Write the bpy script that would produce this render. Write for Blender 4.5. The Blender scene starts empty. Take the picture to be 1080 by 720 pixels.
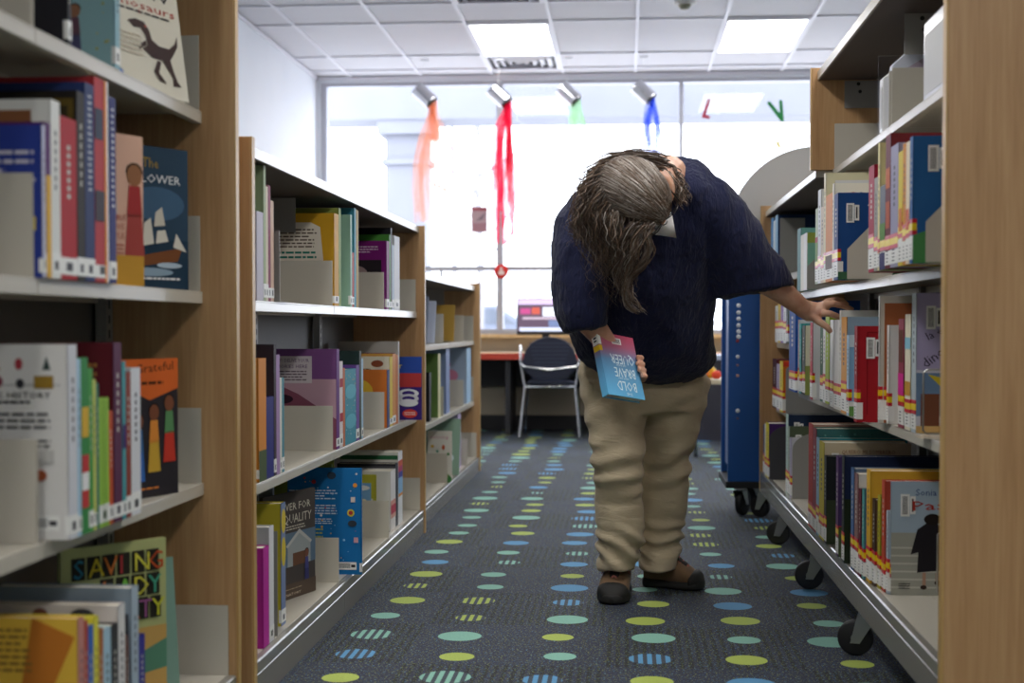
import bpy, bmesh, math, random
from mathutils import Vector, Matrix, noise
random.seed(7)
scene = bpy.context.scene
col = scene.collection
PI = math.pi
# ---------------------------------------------------------------- camera, exposure, world
FP = 1500.0
CAM = Vector((0, 0, .88))
YAW = math.atan(119.5/1500)
PITCH = -.028
CY = 344 + 1500*math.tan(.028)          # pixel row of the optical axis
cd = bpy.data.cameras.new('camera'); cam = bpy.data.objects.new('camera', cd); col.objects.link(cam)
cam.location = CAM; cam.rotation_euler = (PI/2+PITCH, 0, YAW)
cd.lens = 50; cd.sensor_width = 36; cd.shift_y = (CY-360)/1080
cd.clip_start = .05; cd.clip_end = 200
cd.dof.use_dof = True; cd.dof.focus_distance = 4.35; cd.dof.aperture_fstop = 3.2
scene.camera = cam
CM = cam.rotation_euler.to_matrix()
vs = scene.view_settings
vs.view_transform = 'Standard'; vs.look = 'None'; vs.gamma = 1; vs.use_curve_mapping = False
vs.exposure = 0.0
w = bpy.data.worlds.new('sky'); scene.world = w; w.use_nodes = True
bg = w.node_tree.nodes['Background']
bg.inputs[0].default_value = (.86, .91, 1.0, 1); bg.inputs[1].default_value = 5.5

def ray(px, py):
    return CM @ Vector(((px-540)/FP, (CY-py)/FP, -1))
def P(px, py, d):
    """world point seen at a measured image position, d metres in front of the camera"""
    return CAM + ray(px, py)*d
def onx(px, py, X):
    r = ray(px, py); t = (X-CAM.x)/r.x; p = CAM + r*t
    return p.y, p.z
def ony(px, py, Y):
    r = ray(px, py); t = (Y-CAM.y)/r.y; p = CAM + r*t
    return p.x, p.z
def ground(px, py, z=0):
    r = ray(px, py); t = (z-CAM.z)/r.z
    return CAM + r*t

# ---------------------------------------------------------------- materials
def lin(h):
    h = h.lstrip('#'); c = [int(h[i:i+2], 16)/255 for i in (0, 2, 4)]
    return tuple(x/12.92 if x <= .04045 else ((x+.055)/1.055)**2.4 for x in c) + (1,)
MATS = {}
def C(hexc, rough=.5, metal=0, spec=.5, name=None, emit=0):
    k = (hexc, rough, metal, spec, emit)
    if k in MATS: return MATS[k]
    m = bpy.data.materials.new(name or 'paint_'+hexc); m.use_nodes = True
    b = m.node_tree.nodes['Principled BSDF']
    b.inputs['Base Color'].default_value = lin(hexc); b.inputs['Roughness'].default_value = rough
    b.inputs['Metallic'].default_value = metal; b.inputs['Specular IOR Level'].default_value = spec
    if emit:
        b.inputs['Emission Color'].default_value = lin(hexc); b.inputs['Emission Strength'].default_value = emit
    MATS[k] = m
    return m
class NT:
    def __init__(s, name):
        s.m = bpy.data.materials.new(name); s.m.use_nodes = True; s.t = s.m.node_tree
        s.b = s.t.nodes['Principled BSDF']; s.out = s.t.nodes['Material Output']
    def n(s, typ, ins=None, **kw):
        nd = s.t.nodes.new(typ)
        for k, v in kw.items(): setattr(nd, k, v)
        for k, v in (ins or {}).items():
            if isinstance(v, bpy.types.NodeSocket): s.t.links.new(v, nd.inputs[k])
            else: nd.inputs[k].default_value = v
        return nd
    def math(s, op, a, b=0.0, c=0.0):
        nd = s.t.nodes.new('ShaderNodeMath'); nd.operation = op
        for i, v in enumerate((a, b, c)):
            if isinstance(v, bpy.types.NodeSocket): s.t.links.new(v, nd.inputs[i])
            else: nd.inputs[i].default_value = v
        return nd.outputs[0]
    def mix(s, f, a, b):
        nd = s.t.nodes.new('ShaderNodeMix'); nd.data_type = 'RGBA'
        for i, v in ((0, f), (6, a), (7, b)):
            if isinstance(v, bpy.types.NodeSocket): s.t.links.new(v, nd.inputs[i])
            else: nd.inputs[i].default_value = v
        return nd.outputs[2]
    def link(s, a, b): s.t.links.new(a, b)
def ramp(nt, fac, stops):
    r = nt.n('ShaderNodeValToRGB', {'Fac': fac}); e = r.color_ramp.elements
    while len(e) < len(stops): e.new(.5)
    for i, (p, c) in enumerate(stops): e[i].position = p; e[i].color = c
    return r.outputs['Color']

def wood_mat(name, dark, mid, light, scale=(9, 9, .7)):
    t = NT(name); tc = t.n('ShaderNodeTexCoord')
    mp = t.n('ShaderNodeMapping', {'Vector': tc.outputs['Object'], 'Scale': scale})
    n1 = t.n('ShaderNodeTexNoise', {'Vector': mp.outputs[0], 'Scale': 2.2, 'Detail': 6, 'Roughness': .6, 'Distortion': .6})
    mp2 = t.n('ShaderNodeMapping', {'Vector': tc.outputs['Object'], 'Scale': (scale[0]*7, scale[1]*7, scale[2]*3)})
    n2 = t.n('ShaderNodeTexNoise', {'Vector': mp2.outputs[0], 'Scale': 3, 'Detail': 3})
    f = t.math('MULTIPLY_ADD', n2.outputs[0], .35, t.math('MULTIPLY', n1.outputs[0], .65))
    c = ramp(t, f, [(.32, lin(dark)), (.5, lin(mid)), (.68, lin(light))])
    t.link(c, t.b.inputs['Base Color']); t.b.inputs['Roughness'].default_value = .42
    return t.m
WOOD = wood_mat('maple_laminate', 'a57c50', 'b88f62', 'c6a072')
EDGE = wood_mat('maple_edge_band', 'a8824a', 'c09a5c', 'cca86c')
TANWOOD = wood_mat('desk_laminate', 'c9a777', 'd8b98a', 'e2c79c')

def metal_paint(name, hexc, rough):
    t = NT(name); tc = t.n('ShaderNodeTexCoord')
    n = t.n('ShaderNodeTexNoise', {'Vector': tc.outputs['Object'], 'Scale': 260, 'Detail': 2})
    bp = t.n('ShaderNodeBump', {'Height': n.outputs[0], 'Strength': .05, 'Distance': .002})
    t.link(bp.outputs[0], t.b.inputs['Normal'])
    t.b.inputs['Base Color'].default_value = lin(hexc); t.b.inputs['Roughness'].default_value = rough
    return t.m
SHELF = metal_paint('putty_painted_steel', 'c6c0b2', .26)
BASEM = metal_paint('grey_satin_base', '86837a', .2)
SHELFD = metal_paint('grey_painted_steel', '8f8d88', .4)
BACK = metal_paint('dark_grey_back_panel', '5a5856', .55)
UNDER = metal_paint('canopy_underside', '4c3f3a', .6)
STEEL = C('b8b8b6', .28, 1, name='brushed_steel')
CHROME = C('d8d8d8', .15, 1, name='chrome')
RUBBER = C('17171a', .6, name='black_rubber')
PAGE = C('e9e2d0', .8, name='page_paper')
WHITE = C('eeeeea', .5, name='white_label')
INK = C('2b2b30', .5, name='ink')
BLUEMET = metal_paint('blue_powder_coat', '0d4a8f', .38)

# ---------------------------------------------------------------- mesh builder
GL = {}
def glyphs(s):
    if s in GL: return GL[s]
    cu = bpy.data.curves.new('t', 'FONT'); cu.body = s; cu.size = 1; cu.resolution_u = 1; cu.fill_mode = 'FRONT'
    ob = bpy.data.objects.new('t', cu); col.objects.link(ob)
    bpy.context.view_layer.update()
    me = ob.evaluated_get(bpy.context.evaluated_depsgraph_get()).to_mesh()
    v = [(a.co.x, a.co.y) for a in me.vertices]; f = [tuple(p.vertices) for p in me.polygons]
    wd = max([a[0] for a in v] or [1])
    bpy.data.objects.remove(ob); bpy.data.curves.remove(cu)
    GL[s] = (v, f, wd)
    return GL[s]
class MB:
    def __init__(s): s.v = []; s.f = []; s.mi = []; s.mats = []; s.sm = []
    def slot(s, m):
        if m not in s.mats: s.mats.append(m)
        return s.mats.index(m)
    def add(s, vs, fs, m, smooth=False):
        o = len(s.v); s.v += [tuple(x) for x in vs]; k = s.slot(m)
        for f in fs: s.f.append(tuple(i+o for i in f)); s.mi.append(k); s.sm.append(smooth)
        return s
    def box(s, x0, x1, y0, y1, z0, z1, m):
        if x0 > x1: x0, x1 = x1, x0
        if y0 > y1: y0, y1 = y1, y0
        if z0 > z1: z0, z1 = z1, z0
        v = [(x, y, z) for z in (z0, z1) for y in (y0, y1) for x in (x0, x1)]
        return s.add(v, [(0,2,3,1),(4,5,7,6),(0,1,5,4),(2,6,7,3),(0,4,6,2),(1,3,7,5)], m)
    def obox(s, o, u, v, w, m):
        """box from corner o with edge vectors u, v, w"""
        o, u, v, w = map(Vector, (o, u, v, w))
        p = [o, o+u, o+u+v, o+v, o+w, o+u+w, o+u+v+w, o+v+w]
        return s.add(p, [(0,3,2,1),(4,5,6,7),(0,1,5,4),(1,2,6,5),(2,3,7,6),(3,0,4,7)], m)
    def poly(s, pts, m): return s.add(pts, [tuple(range(len(pts)))], m)
    def prism(s, pts, d, m):
        """extrude a planar 3D outline by the vector d"""
        n = len(pts); d = Vector(d); a = [Vector(p) for p in pts]
        return s.add(a + [p+d for p in a], [tuple(range(n))[::-1], tuple(range(n, 2*n))] + [(i, (i+1) % n, n+(i+1) % n, n+i) for i in range(n)], m)
    def loft(s, secs, m, n=20, smooth=True, sq=1.0, cap=True):
        """secs: (centre, half-axis a, half-axis b)"""
        vv = []; ff = []
        for c, a, b in secs:
            c, a, b = Vector(c), Vector(a), Vector(b)
            for i in range(n):
                t = 2*PI*i/n; ct, st = math.cos(t), math.sin(t)
                if sq != 1:
                    ct = math.copysign(abs(ct)**sq, ct); st = math.copysign(abs(st)**sq, st)
                vv.append(c + a*ct + b*st)
        for k in range(len(secs)-1):
            for i in range(n):
                j = (i+1) % n
                ff.append((k*n+i, k*n+j, (k+1)*n+j, (k+1)*n+i))
        if cap:
            ff.append(tuple(range(n))[::-1]); L = (len(secs)-1)*n; ff.append(tuple(range(L, L+n)))
        return s.add(vv, ff, m, smooth)
    def tube(s, pts, rads, m, n=8, smooth=True, flat=1.0):
        pts = [Vector(p) for p in pts]
        if not isinstance(rads, (list, tuple)): rads = [rads]*len(pts)
        secs = []; up = Vector((.13, .21, .97)).normalized(); pa = None
        for i, p in enumerate(pts):
            t = (pts[min(i+1, len(pts)-1)] - pts[max(i-1, 0)])
            t = t.normalized() if t.length > 1e-9 else Vector((0, 0, 1))
            if pa is None:
                a = t.cross(up)
                if a.length < .05: a = t.cross(Vector((1, 0, 0)))
            else: a = pa - t*pa.dot(t)
            a.normalize(); pa = a
            b = t.cross(a)
            secs.append((p, a*rads[i], b*rads[i]*flat))
        return s.loft(secs, m, n, smooth)
    def lathe(s, prof, c, ax, m, n=24):
        """prof: (along, radius) list about axis ax through c"""
        ax = Vector(ax).normalized(); a = ax.cross(Vector((0, 0, 1)))
        if a.length < .1: a = ax.cross(Vector((1, 0, 0)))
        a.normalize(); b = ax.cross(a); c = Vector(c)
        return s.loft([(c+ax*h, a*r, b*r) for h, r in prof], m, n)
    def text(s, st, o, ux, uy, size, m, width=None, center=False):
        v, f, wd = glyphs(st); o, ux, uy = Vector(o), Vector(ux), Vector(uy)
        sx = size
        if width: sx = width/max(wd, 1e-6)
        if center: o = o - ux*(wd*sx/2)
        return s.add([o+ux*(a*sx)+uy*(b*size) for a, b in v], f, m)
    def build(s, name, parent=None, loc=None, rot=None, bevel=0):
        me = bpy.data.meshes.new(name); me.from_pydata(s.v, [], s.f)
        for m in s.mats: me.materials.append(m)
        me.polygons.foreach_set('material_index', s.mi); me.polygons.foreach_set('use_smooth', s.sm)
        me.update()
        o = bpy.data.objects.new(name, me); col.objects.link(o)
        if parent: o.parent = parent
        if loc is not None: o.location = loc
        if rot is not None: o.rotation_euler = rot
        if bevel:
            b = o.modifiers.new('bevel', 'BEVEL'); b.width = bevel; b.segments = 2; b.limit_method = 'ANGLE'
        return o
def fixn(o):
    bm = bmesh.new(); bm.from_mesh(o.data); bmesh.ops.recalc_face_normals(bm, faces=bm.faces); bm.to_mesh(o.data); bm.free(); return o
def tag(o, label, cat, group=None):
    o['label'] = label; o['category'] = cat
    if group: o['group'] = group
    return o
def thing(name, label, cat, loc=(0,0,0), group=None, rot=None):
    o = bpy.data.objects.new(name, None); col.objects.link(o); o.location = loc; o.empty_display_size = .05
    if rot is not None: o.rotation_euler = rot
    return tag(o, label, cat, group)
def struct(o): o['kind'] = 'structure'; return o

# ---------------------------------------------------------------- lights of the room
LX = [-2.94, -1.11, .72, 2.55]
def area(loc, sx, sy, power, colr, rot=(0, 0, 0), name='room_light', parent=None):
    l = bpy.data.lights.new(name, 'AREA'); l.shape = 'RECTANGLE'; l.size = sx; l.size_y = sy; l.energy = power; l.color = colr
    o = bpy.data.objects.new(name, l); col.objects.link(o); o.location = loc; o.rotation_euler = rot
    if parent: o.parent = parent
    return o
CEIL = 3.03
WALLY = 12.15
LAMP_POWER = 16
# ---------------------------------------------------------------- setting
def carpet():
    t = NT('dotted_carpet_tile'); g = t.n('ShaderNodeNewGeometry'); sp = t.n('ShaderNodeSeparateXYZ', {0: g.outputs['Position']})
    x, y = sp.outputs[0], sp.outputs[1]
    PX, PY = .262, .249
    u = t.math('DIVIDE', t.math('ADD', x, .715+PX/2), PX); v = t.math('DIVIDE', t.math('ADD', y, -3.56+PY/2+.05), PY)
    fu, fv = t.math('FLOOR', u), t.math('FLOOR', v)
    cell = t.n('ShaderNodeCombineXYZ', {0: fu, 1: fv, 2: 0.0})
    wn = t.n('ShaderNodeTexWhiteNoise', {0: cell.outputs[0]}, noise_dimensions='3D')
    sc = t.n('ShaderNodeSeparateColor', {0: wn.outputs['Color']})
    r1, r2, r3 = sc.outputs[0], sc.outputs[1], sc.outputs[2]
    du = t.math('MULTIPLY', t.math('SUBTRACT', t.math('SUBTRACT', u, fu), t.math('MULTIPLY_ADD', r1, .16, .42)), PX)
    dv = t.math('MULTIPLY', t.math('SUBTRACT', t.math('SUBTRACT', v, fv), t.math('MULTIPLY_ADD', r2, .12, .44)), PY)
    d = t.math('SQRT', t.math('ADD', t.math('MULTIPLY', du, du), t.math('MULTIPLY', dv, dv)))
    rad = t.math('MULTIPLY_ADD', t.math('FRACT', t.math('MULTIPLY', r3, 7.3)), .028, .038)
    dot = t.math('LESS_THAN', d, rad)
    # half metre tiles, alternating ribbed and speckled
    tu = t.math('FLOOR', t.math('DIVIDE', t.math('ADD', x, .58), .524)); tv = t.math('FLOOR', t.math('DIVIDE', t.math('ADD', y, -3.66), .498))
    par = t.math('FLOORED_MODULO', t.math('ADD', tu, tv), 2.0)
    rib = t.math('SINE', t.math('MULTIPLY', x, 2*PI/.024))
    ribm = t.math('MULTIPLY', t.math('GREATER_THAN', rib, .1), par)
    fx = t.n('ShaderNodeMapping', {'Vector': g.outputs['Position'], 'Scale': (1, 1, 1)})
    n1 = t.n('ShaderNodeTexNoise', {'Vector': fx.outputs[0], 'Scale': 130, 'Detail': 2})
    n2 = t.n('ShaderNodeTexNoise', {'Vector': fx.outputs[0], 'Scale': 170, 'Detail': 1})
    n3 = t.n('ShaderNodeTexNoise', {'Vector': fx.outputs[0], 'Scale': 3, 'Detail': 3})
    navy = t.mix(n3.outputs[0], lin('171a2d'), lin('22263f'))
    base = t.mix(t.math('MULTIPLY', ribm, .95), navy, lin('06070d'))
    base = t.mix(t.math('MULTIPLY', t.math('GREATER_THAN', n1.outputs[0], .64), .8), base, lin('4f7f9c'))
    base = t.mix(t.math('MULTIPLY', t.math('LESS_THAN', n2.outputs[0], .36), .7), base, lin('8a9440'))
    hue = t.math('FRACT', t.math('MULTIPLY', r3, 3.7))
    dc = ramp(t, hue, [(0, lin('a6b74c')), (.38, lin('80b5a2')), (.7, lin('5291bd'))])
    dc.node.color_ramp.interpolation = 'CONSTANT'
    dcs = t.mix(t.math('MULTIPLY', ribm, t.math('GREATER_THAN', t.math('FRACT', t.math('MULTIPLY', r2, 9.1)), .45)), dc, lin('303a44'))
    dcs = t.mix(t.math('MULTIPLY', n1.outputs[0], .25), dcs, lin('47525a'))
    c = t.mix(dot, base, dcs)
    t.link(c, t.b.inputs['Base Color']); t.b.inputs['Roughness'].default_value = .85
    t.b.inputs['Specular IOR Level'].default_value = .5
    h = t.math('MULTIPLY_ADD', ribm, -.6, n1.outputs[0])
    bp = t.n('ShaderNodeBump', {'Height': h, 'Strength': .5, 'Distance': .004}); t.link(bp.outputs[0], t.b.inputs['Normal'])
    return t.m
XL, XR, YB = -2.66, 5.2, -3.5
fl = MB().box(XL-.1, XR+.1, YB-.1, WALLY+.2, -.1, 0, carpet()).build('floor'); struct(fl)
def plaster(name, a, b):
    t = NT(name); tc = t.n('ShaderNodeNewGeometry')
    n = t.n('ShaderNodeTexNoise', {'Vector': tc.outputs['Position'], 'Scale': 2.5, 'Detail': 4})
    t.link(t.mix(n.outputs[0], lin(a), lin(b)), t.b.inputs['Base Color']); t.b.inputs['Roughness'].default_value = .7
    n2 = t.n('ShaderNodeTexNoise', {'Vector': tc.outputs['Position'], 'Scale': 150, 'Detail': 2})
    bp = t.n('ShaderNodeBump', {'Height': n2.outputs[0], 'Strength': .15, 'Distance': .003}); t.link(bp.outputs[0], t.b.inputs['Normal'])
    return t.m
WALL = plaster('pale_wall_paint', 'dfe3ea', 'e9ecf1'); TILE = plaster('ceiling_tile', 'd9d8de', 'e2e1e6'); BEIGE = plaster('beige_wall', 'a89c88', 'b5a994')
struct(MB().box(XL-.1, XL, YB, WALLY+.2, 0, CEIL, WALL).build('wall_left'))
struct(MB().box(XR, XR+.1, YB, WALLY+.2, 0, CEIL, WALL).build('wall_right'))
struct(MB().box(XL-.1, XR+.1, YB-.1, YB, 0, CEIL, WALL).build('wall_back'))
struct(MB().box(XL-.1, XR+.1, YB-.1, WALLY+.2, CEIL, CEIL+.1, TILE).build('ceiling'))
# ceiling T-bars
g = MB(); GRID = C('ecebf2', .45, name='white_t_bar')
GX = [.08+.6096*k for k in range(-4, 8)]
for x in GX: g.box(x-.012, x+.012, YB, WALLY, CEIL-.012, CEIL-.001, GRID)
GY = [9.45, 10.05, 11.26, 11.87]
yy = 9.45
while yy > YB: yy -= 1.2192; GY.append(yy)
for y in GY: g.box(XL, XR, y-.012, y+.012, CEIL-.0115, CEIL-.001, GRID)
struct(g.build('trim_1'))
g = MB(); g.box(XL, XL+.02, YB, WALLY, CEIL-.03, CEIL-.013, GRID); g.box(XL, XR, WALLY-.02, WALLY, CEIL-.03, CEIL-.013, GRID); struct(g.build('trim_2'))
# window wall
WX0, WZ1 = ony(339, 300, WALLY)[0], ony(600, 84, WALLY)[1]
WZ0 = ony(530, 352, WALLY)[1]
ALU = C('b9bac2', .4, .3, name='window_aluminium')
wf = MB()
wf.box(XL-.1, XR+.1, WALLY, WALLY+.2, 0, WZ0, BEIGE)
wf.box(XL-.1, WX0, WALLY, WALLY+.2, WZ0, CEIL, WALL)
wf.box(WX0, XR+.1, WALLY, WALLY+.2, WZ1, CEIL, WALL)
struct(wf.build('wall_window'))
mx = [ony(p, 300, WALLY)[0] for p in (527, 718)]
st = mx[1]-mx[0]
cols_ = [WX0+.02, mx[0], mx[1], mx[1]+st, mx[1]+2*st, XR-.05]
tz = ony(520, 283, WALLY)[1]
fr = MB()
for i, x in enumerate(cols_):
    hw = .028 if i != 2 else .018
    fr.box(x-hw, x+hw, WALLY+.02, WALLY+.10, WZ0, WZ1, ALU)
fr.box(WX0, XR, WALLY+.021, WALLY+.101, WZ1-.03, WZ1, ALU)
fr.box(WX0, XR, WALLY+.021, WALLY+.101, WZ0, WZ0+.04, ALU)
fr.box(WX0, XR, WALLY+.022, WALLY+.099, tz-.02, tz+.02, ALU)
for a, b in zip(cols_[:-1], cols_[1:]):
    k = 2 if b-a > 1 else 1
    for j in range(1, 3 if b-a > 1.2 else 2): 
        x = a+(b-a)*j/3
        fr.box(x-.012, x+.012, WALLY+.03, WALLY+.09, WZ0, tz, ALU)
wo = struct(fr.build('window_1'))
# glass
t = NT('window_glass')
fz = t.n('ShaderNodeFresnel', {'IOR': 1.45}); tr = t.n('ShaderNodeBsdfTransparent', {0: (.97, .98, 1, 1)}); gl = t.n('ShaderNodeBsdfGlossy', {'Roughness': 0.02})
mxs = t.n('ShaderNodeMixShader', {0: fz.outputs[0], 1: tr.outputs[0], 2: gl.outputs[0]}); t.link(mxs.outputs[0], t.out.inputs['Surface'])
GLASS = t.m
g = MB()
for a, b in zip(cols_[:-1], cols_[1:]):
    for z0, z1 in ((WZ0+.04, tz-.02), (tz+.02, WZ1-.03)):
        g.poly([(a, WALLY+.06, z0), (b, WALLY+.06, z0), (b, WALLY+.06, z1), (a, WALLY+.06, z1)], GLASS)
gp = g.build('pane', wo)
struct(MB().box(WX0, XR, WALLY-.1, WALLY+.02, WZ0-.03, WZ0, TANWOOD).build('trim_3'))
BB = C('1d1c20', .6, name='black_vinyl_base')
struct(MB().box(XL, XR, WALLY-.015, WALLY, 0, .12, BB).build('baseboard_window'))
struct(MB().box(XL, XL+.015, YB, WALLY, 0, .12, BB).build('baseboard_left'))
pl = bpy.data.lights.new('window_portal', 'AREA'); pl.shape = 'RECTANGLE'; pl.size = XR-WX0; pl.size_y = WZ1-WZ0; pl.cycles.is_portal = True
po = bpy.data.objects.new('window_portal', pl); col.objects.link(po); po.location = ((WX0+XR)/2, WALLY+.25, (WZ0+WZ1)/2); po.rotation_euler = (-PI/2, 0, 0)
# outside
GR = plaster('pale_concrete_paving', 'c9cacc', 'dcdcdc')
og = MB().box(-20, 24, WALLY+.3, 60, -.2, -.05, GR).build('ground_outside'); struct(og)
CONC = plaster('porch_concrete', '7f818b', '8c8e98')
def outside_pillar():
    Y = 15.2
    x0, _ = ony(407, 200, Y); x1, _ = ony(449, 200, Y)
    _, zb = ony(430, 127, Y); _, zt = ony(430, 98, Y)
    t = thing('porch_pillar', 'pale square concrete pillar standing outside behind the orange tulle', 'pillar', ((x0+x1)/2, Y, -.05))
    h = (x1-x0)/2
    MB().box(-h, h, 0, 2*h, 0, zb, CONC).build('shaft', t)
    m = MB(); m.box(-h-.08, h+.08, -.08, 2*h+.08, zb-.1, zb+.05, CONC); m.box(-h-.04, h+.04, -.04, 2*h+.04, zb-.42, zb-.36, CONC); m.build('capital', t)
    MB().box(-h-.05, h+.05, -.05, 2*h+.05, 0, .2, CONC).build('plinth', t)
    return Y, h, zb, zt
Yp, hp, zb, zt = outside_pillar()
bm_ = MB().box(-9, 14, Yp-.1, Yp+2*hp+.1, zb+.001, zt+.1, CONC).build('porch_beam'); tag(bm_, 'long pale concrete porch beam across the window top outside', 'beam')
BARK = C('96949a', .9, name='tree_bark')
def bare_tree(px, Y, h, lab):
    x, _ = ony(px, 300, Y); t = thing('bare_tree', lab, 'tree', (x, Y, -.05), 'bare trees outside')
    m = MB(); m.tube([(0, 0, 0), (.03, 0, h*.3), (-.02, 0, h*.6), (.02, 0, h)], [.07, .06, .045, .015], BARK, 8); m.build('trunk', t)
    rnd = random.Random(px)
    for k in range(9):
        z = h*(.35+.06*k); a = rnd.uniform(0, 6.28); L = rnd.uniform(.8, 1.6)
        b = MB(); b.tube([(0, 0, z), (math.cos(a)*L*.5, math.sin(a)*L*.5, z+.4), (math.cos(a)*L, math.sin(a)*L, z+1.1)], [.03, .02, .006], BARK, 5); b.build('branch', t)
bare_tree(505, 22, 5.5, 'slender bare tree outside just left of the thick window post')
bare_tree(478, 27, 6.5, 'slender bare tree outside between the porch pillar and the other tree')
def parked_car(px, Y, colr, lab):
    x, _ = ony(px, 300, Y); t = thing('parked_car', lab, 'car', (x, Y, -.05), 'cars parked outside'); m = C(colr, .3, name='car_paint')
    b = MB(); prof = [(-2.1,.3),(-2.1,.75),(-1.9,.85),(-1.2,.92),(-.6,1.38),(.7,1.4),(1.4,.95),(2.0,.85),(2.1,.6),(2.1,.3)]
    b.prism([(a, 0, z) for a, z in prof], (0, 1.7, 0), m); b.build('body', t, bevel=.05)
    g = MB(); g.prism([(-1.05, -.01, .95), (-.55, -.01, 1.3), (.62, -.01, 1.32), (1.15, -.01, .97)], (0, 1.72, 0), C('59606c', .1, name='car_glass')); g.build('window_glass', t)
    for a in (-1.35, 1.35):
        w_ = MB(); w_.lathe([(0, .33), (.2, .33)], (a, -.03, .33), (0, 1, 0), RUBBER, 20); w_.build('wheel', t)
parked_car(490, 31, '6e7484', 'pale grey car parked outside seen through the left lower panes')
parked_car(600, 33, '8a8c96', 'silver car parked outside behind the computer monitor')

# ceiling fixtures
DIFF = C('fbfdff', .5, name='lamp_diffuser', emit=5.0)
def ceiling_light(x, y, lab, vis):
    t = thing('ceiling_light', lab, 'ceiling light', (x, y, CEIL), 'fluorescent ceiling lights')
    m = MB(); a, b = .293, .593
    for s in (-1, 1):
        m.box(s*a, s*(a-.02), -b, b, -.02, -.002, GRID); m.box(-a+.02, a-.02, s*b, s*(b-.02), -.02, -.002, GRID)
    m.build('frame', t)
    MB().box(-a+.02, a-.02, -b+.02, b-.02, -.016, -.006, DIFF).build('diffuser', t)
    area((0, 0, -.03), .54, 1.14, vis, (1, .97, .93), name='lamp_light', parent=t)
ceiling_light(-.834, 10.66, 'glowing rectangular ceiling light above the red tulle can', LAMP_POWER)
ceiling_light(.99, 10.66, 'glowing rectangular ceiling light above the hanging green letter', LAMP_POWER)
LP_ = {7.0: 16, 3.35: 30, -.3: 36}
for y in (7.0, 3.35, -.3):
    for x in (-.834, .99): ceiling_light(x, y, f'{"left" if x < 0 else "right"} ceiling light above the aisle {"beyond the woman" if y > 6 else "over the woman" if y > 0 else "behind the camera"}, out of frame', LP_[y])
VENT = C('8f8f94', .5, name='vent_grey'); DARKV = C('3a3a3e', .7, name='vent_dark')
def ceiling_vent(x, y, lab):
    t = thing('ceiling_vent', lab, 'vent', (x, y, CEIL), 'square ceiling vents')
    m = MB(); a = .293
    for s in (-1, 1): m.box(s*a, s*(a-.025), -a, a, -.02, -.002, GRID); m.box(-a+.025, a-.025, s*a, s*(a-.025), -.02, -.002, GRID)
    m.build('frame', t)
    MB().box(-a+.025, a-.025, -a+.025, a-.025, -.006, -.002, DARKV).build('duct_opening', t)
    for k, r in enumerate((.24, .18, .12, .06)):
        q = MB()
        for s in (-1, 1):
            q.obox((s*r, -r, -.004), (-s*.035, 0, -.02), (0, 2*r, 0), (0, 0, .003), GRID)
            q.obox((-r, s*r, -.004), (0, -s*.035, -.02), (2*r, 0, 0), (0, 0, .003), GRID)
        q.build('louvre', t)
ceiling_vent(-.834, 11.565, 'square louvred ceiling vent between the left light and the window')
ceiling_vent(-.834, 9.14, 'square louvred ceiling vent cut by the photo top, before the left light')
sx, _ = ony(721, 300, 9.55)
sd = thing('smoke_detector', 'round smoke detector on the ceiling at the photo top centre', 'smoke detector', (sx, 9.52, CEIL))
MB().lathe([(-.001, .075), (-.02, .075), (-.03, .055)], (0, 0, 0), (0, 0, 1), WHITE).build('housing', sd)
MB().lathe([(-.03, .045), (-.055, .03), (-.06, .012)], (0, 0, 0), (0, 0, 1), C('9a9a80', .5, name='detector_lens')).build('sensor', sd)

# ---------------------------------------------------------------- bookcases
def panel(t, x0, x1, y0, y1, z0, z1, name='end_panel'):
    m = MB(); m.box(x0, x1, y0, y1, z0, z1, WOOD)
    o = m.build(name, t, bevel=.0015)
    return o
def edge(t, x, s, y0, y1, z0, z1):
    MB().box(x, x+s*.0035, y0+.0005, y1-.0005, z0, z1, EDGE).build('edge_band', t)
def shelf_part(t, xf, xb, y0, y1, z1, th, s, br=.137, under=None, plate0=False):
    """one bay of steel shelf: deck, turned-down front lip, end bracket at the far side"""
    r = MB(); e = .0015
    r.box(xf, xb, y0+e, y1-e, z1-.004, z1, SHELF)
    r.box(xf, xf+s*.004, y0+e, y1-e, z1-th, z1-.004, SHELF)
    r.box(xf+s*.004, xf+s*.02, y0+e, y1-e, z1-th, z1-th+.003, SHELF)
    r.box(xb, xb-s*.01, y0+e, y1-e, z1-th, z1-.004, under or SHELF)
    if under: r.box(xf+s*.006, xb-s*.011, y0+e, y1-e, z1-th+.004, z1-.005, under)
    sh = r.build('shelf', t, bevel=.0008)
    if br:
        ys = [y1-.004] + ([y0+.004] if plate0 else [])
        for yv in ys:
            b = MB(); b.box(xf+s*.004, xb, yv-.0025, yv, z1, z1+br, SHELF)
            b.build('end_bracket', sh, bevel=.0008)
    return sh
def canopy(t, xf, xb, y0, y1, z1, th, s, brk=True):
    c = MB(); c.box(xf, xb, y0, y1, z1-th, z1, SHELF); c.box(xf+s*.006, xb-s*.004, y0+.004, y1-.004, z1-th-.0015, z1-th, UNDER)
    return c.build('canopy_top', t, bevel=.001)
def hang_bracket(t, xa, xb, y, z0, z1):
    m = MB(); m.box(xa, xb, y-.003, y, z0, z1, SHELFD)
    for dx, dz in ((.25, .12), (.28, .4)):
        c = (xa+(xb-xa)*dx, y-.0035, z1-(z1-z0)*dz); m.lathe([(0, .006), (.001, .006)], c, (0, 1, 0), RUBBER, 10)
    m.build('canopy_bracket', t, bevel=.001)
def upright(t, x, y, z0, z1, s):
    m = MB(); m.box(x-.012, x+.012, y-.02, y+.02, z0, z1, SHELFD)
    z = z0+.1
    while z < z1-.05: m.box(x-s*.0125, x-s*.012, y-.004, y+.004, z, z+.018, DARKV); z += .032
    m.build('slotted_upright', t)

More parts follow.
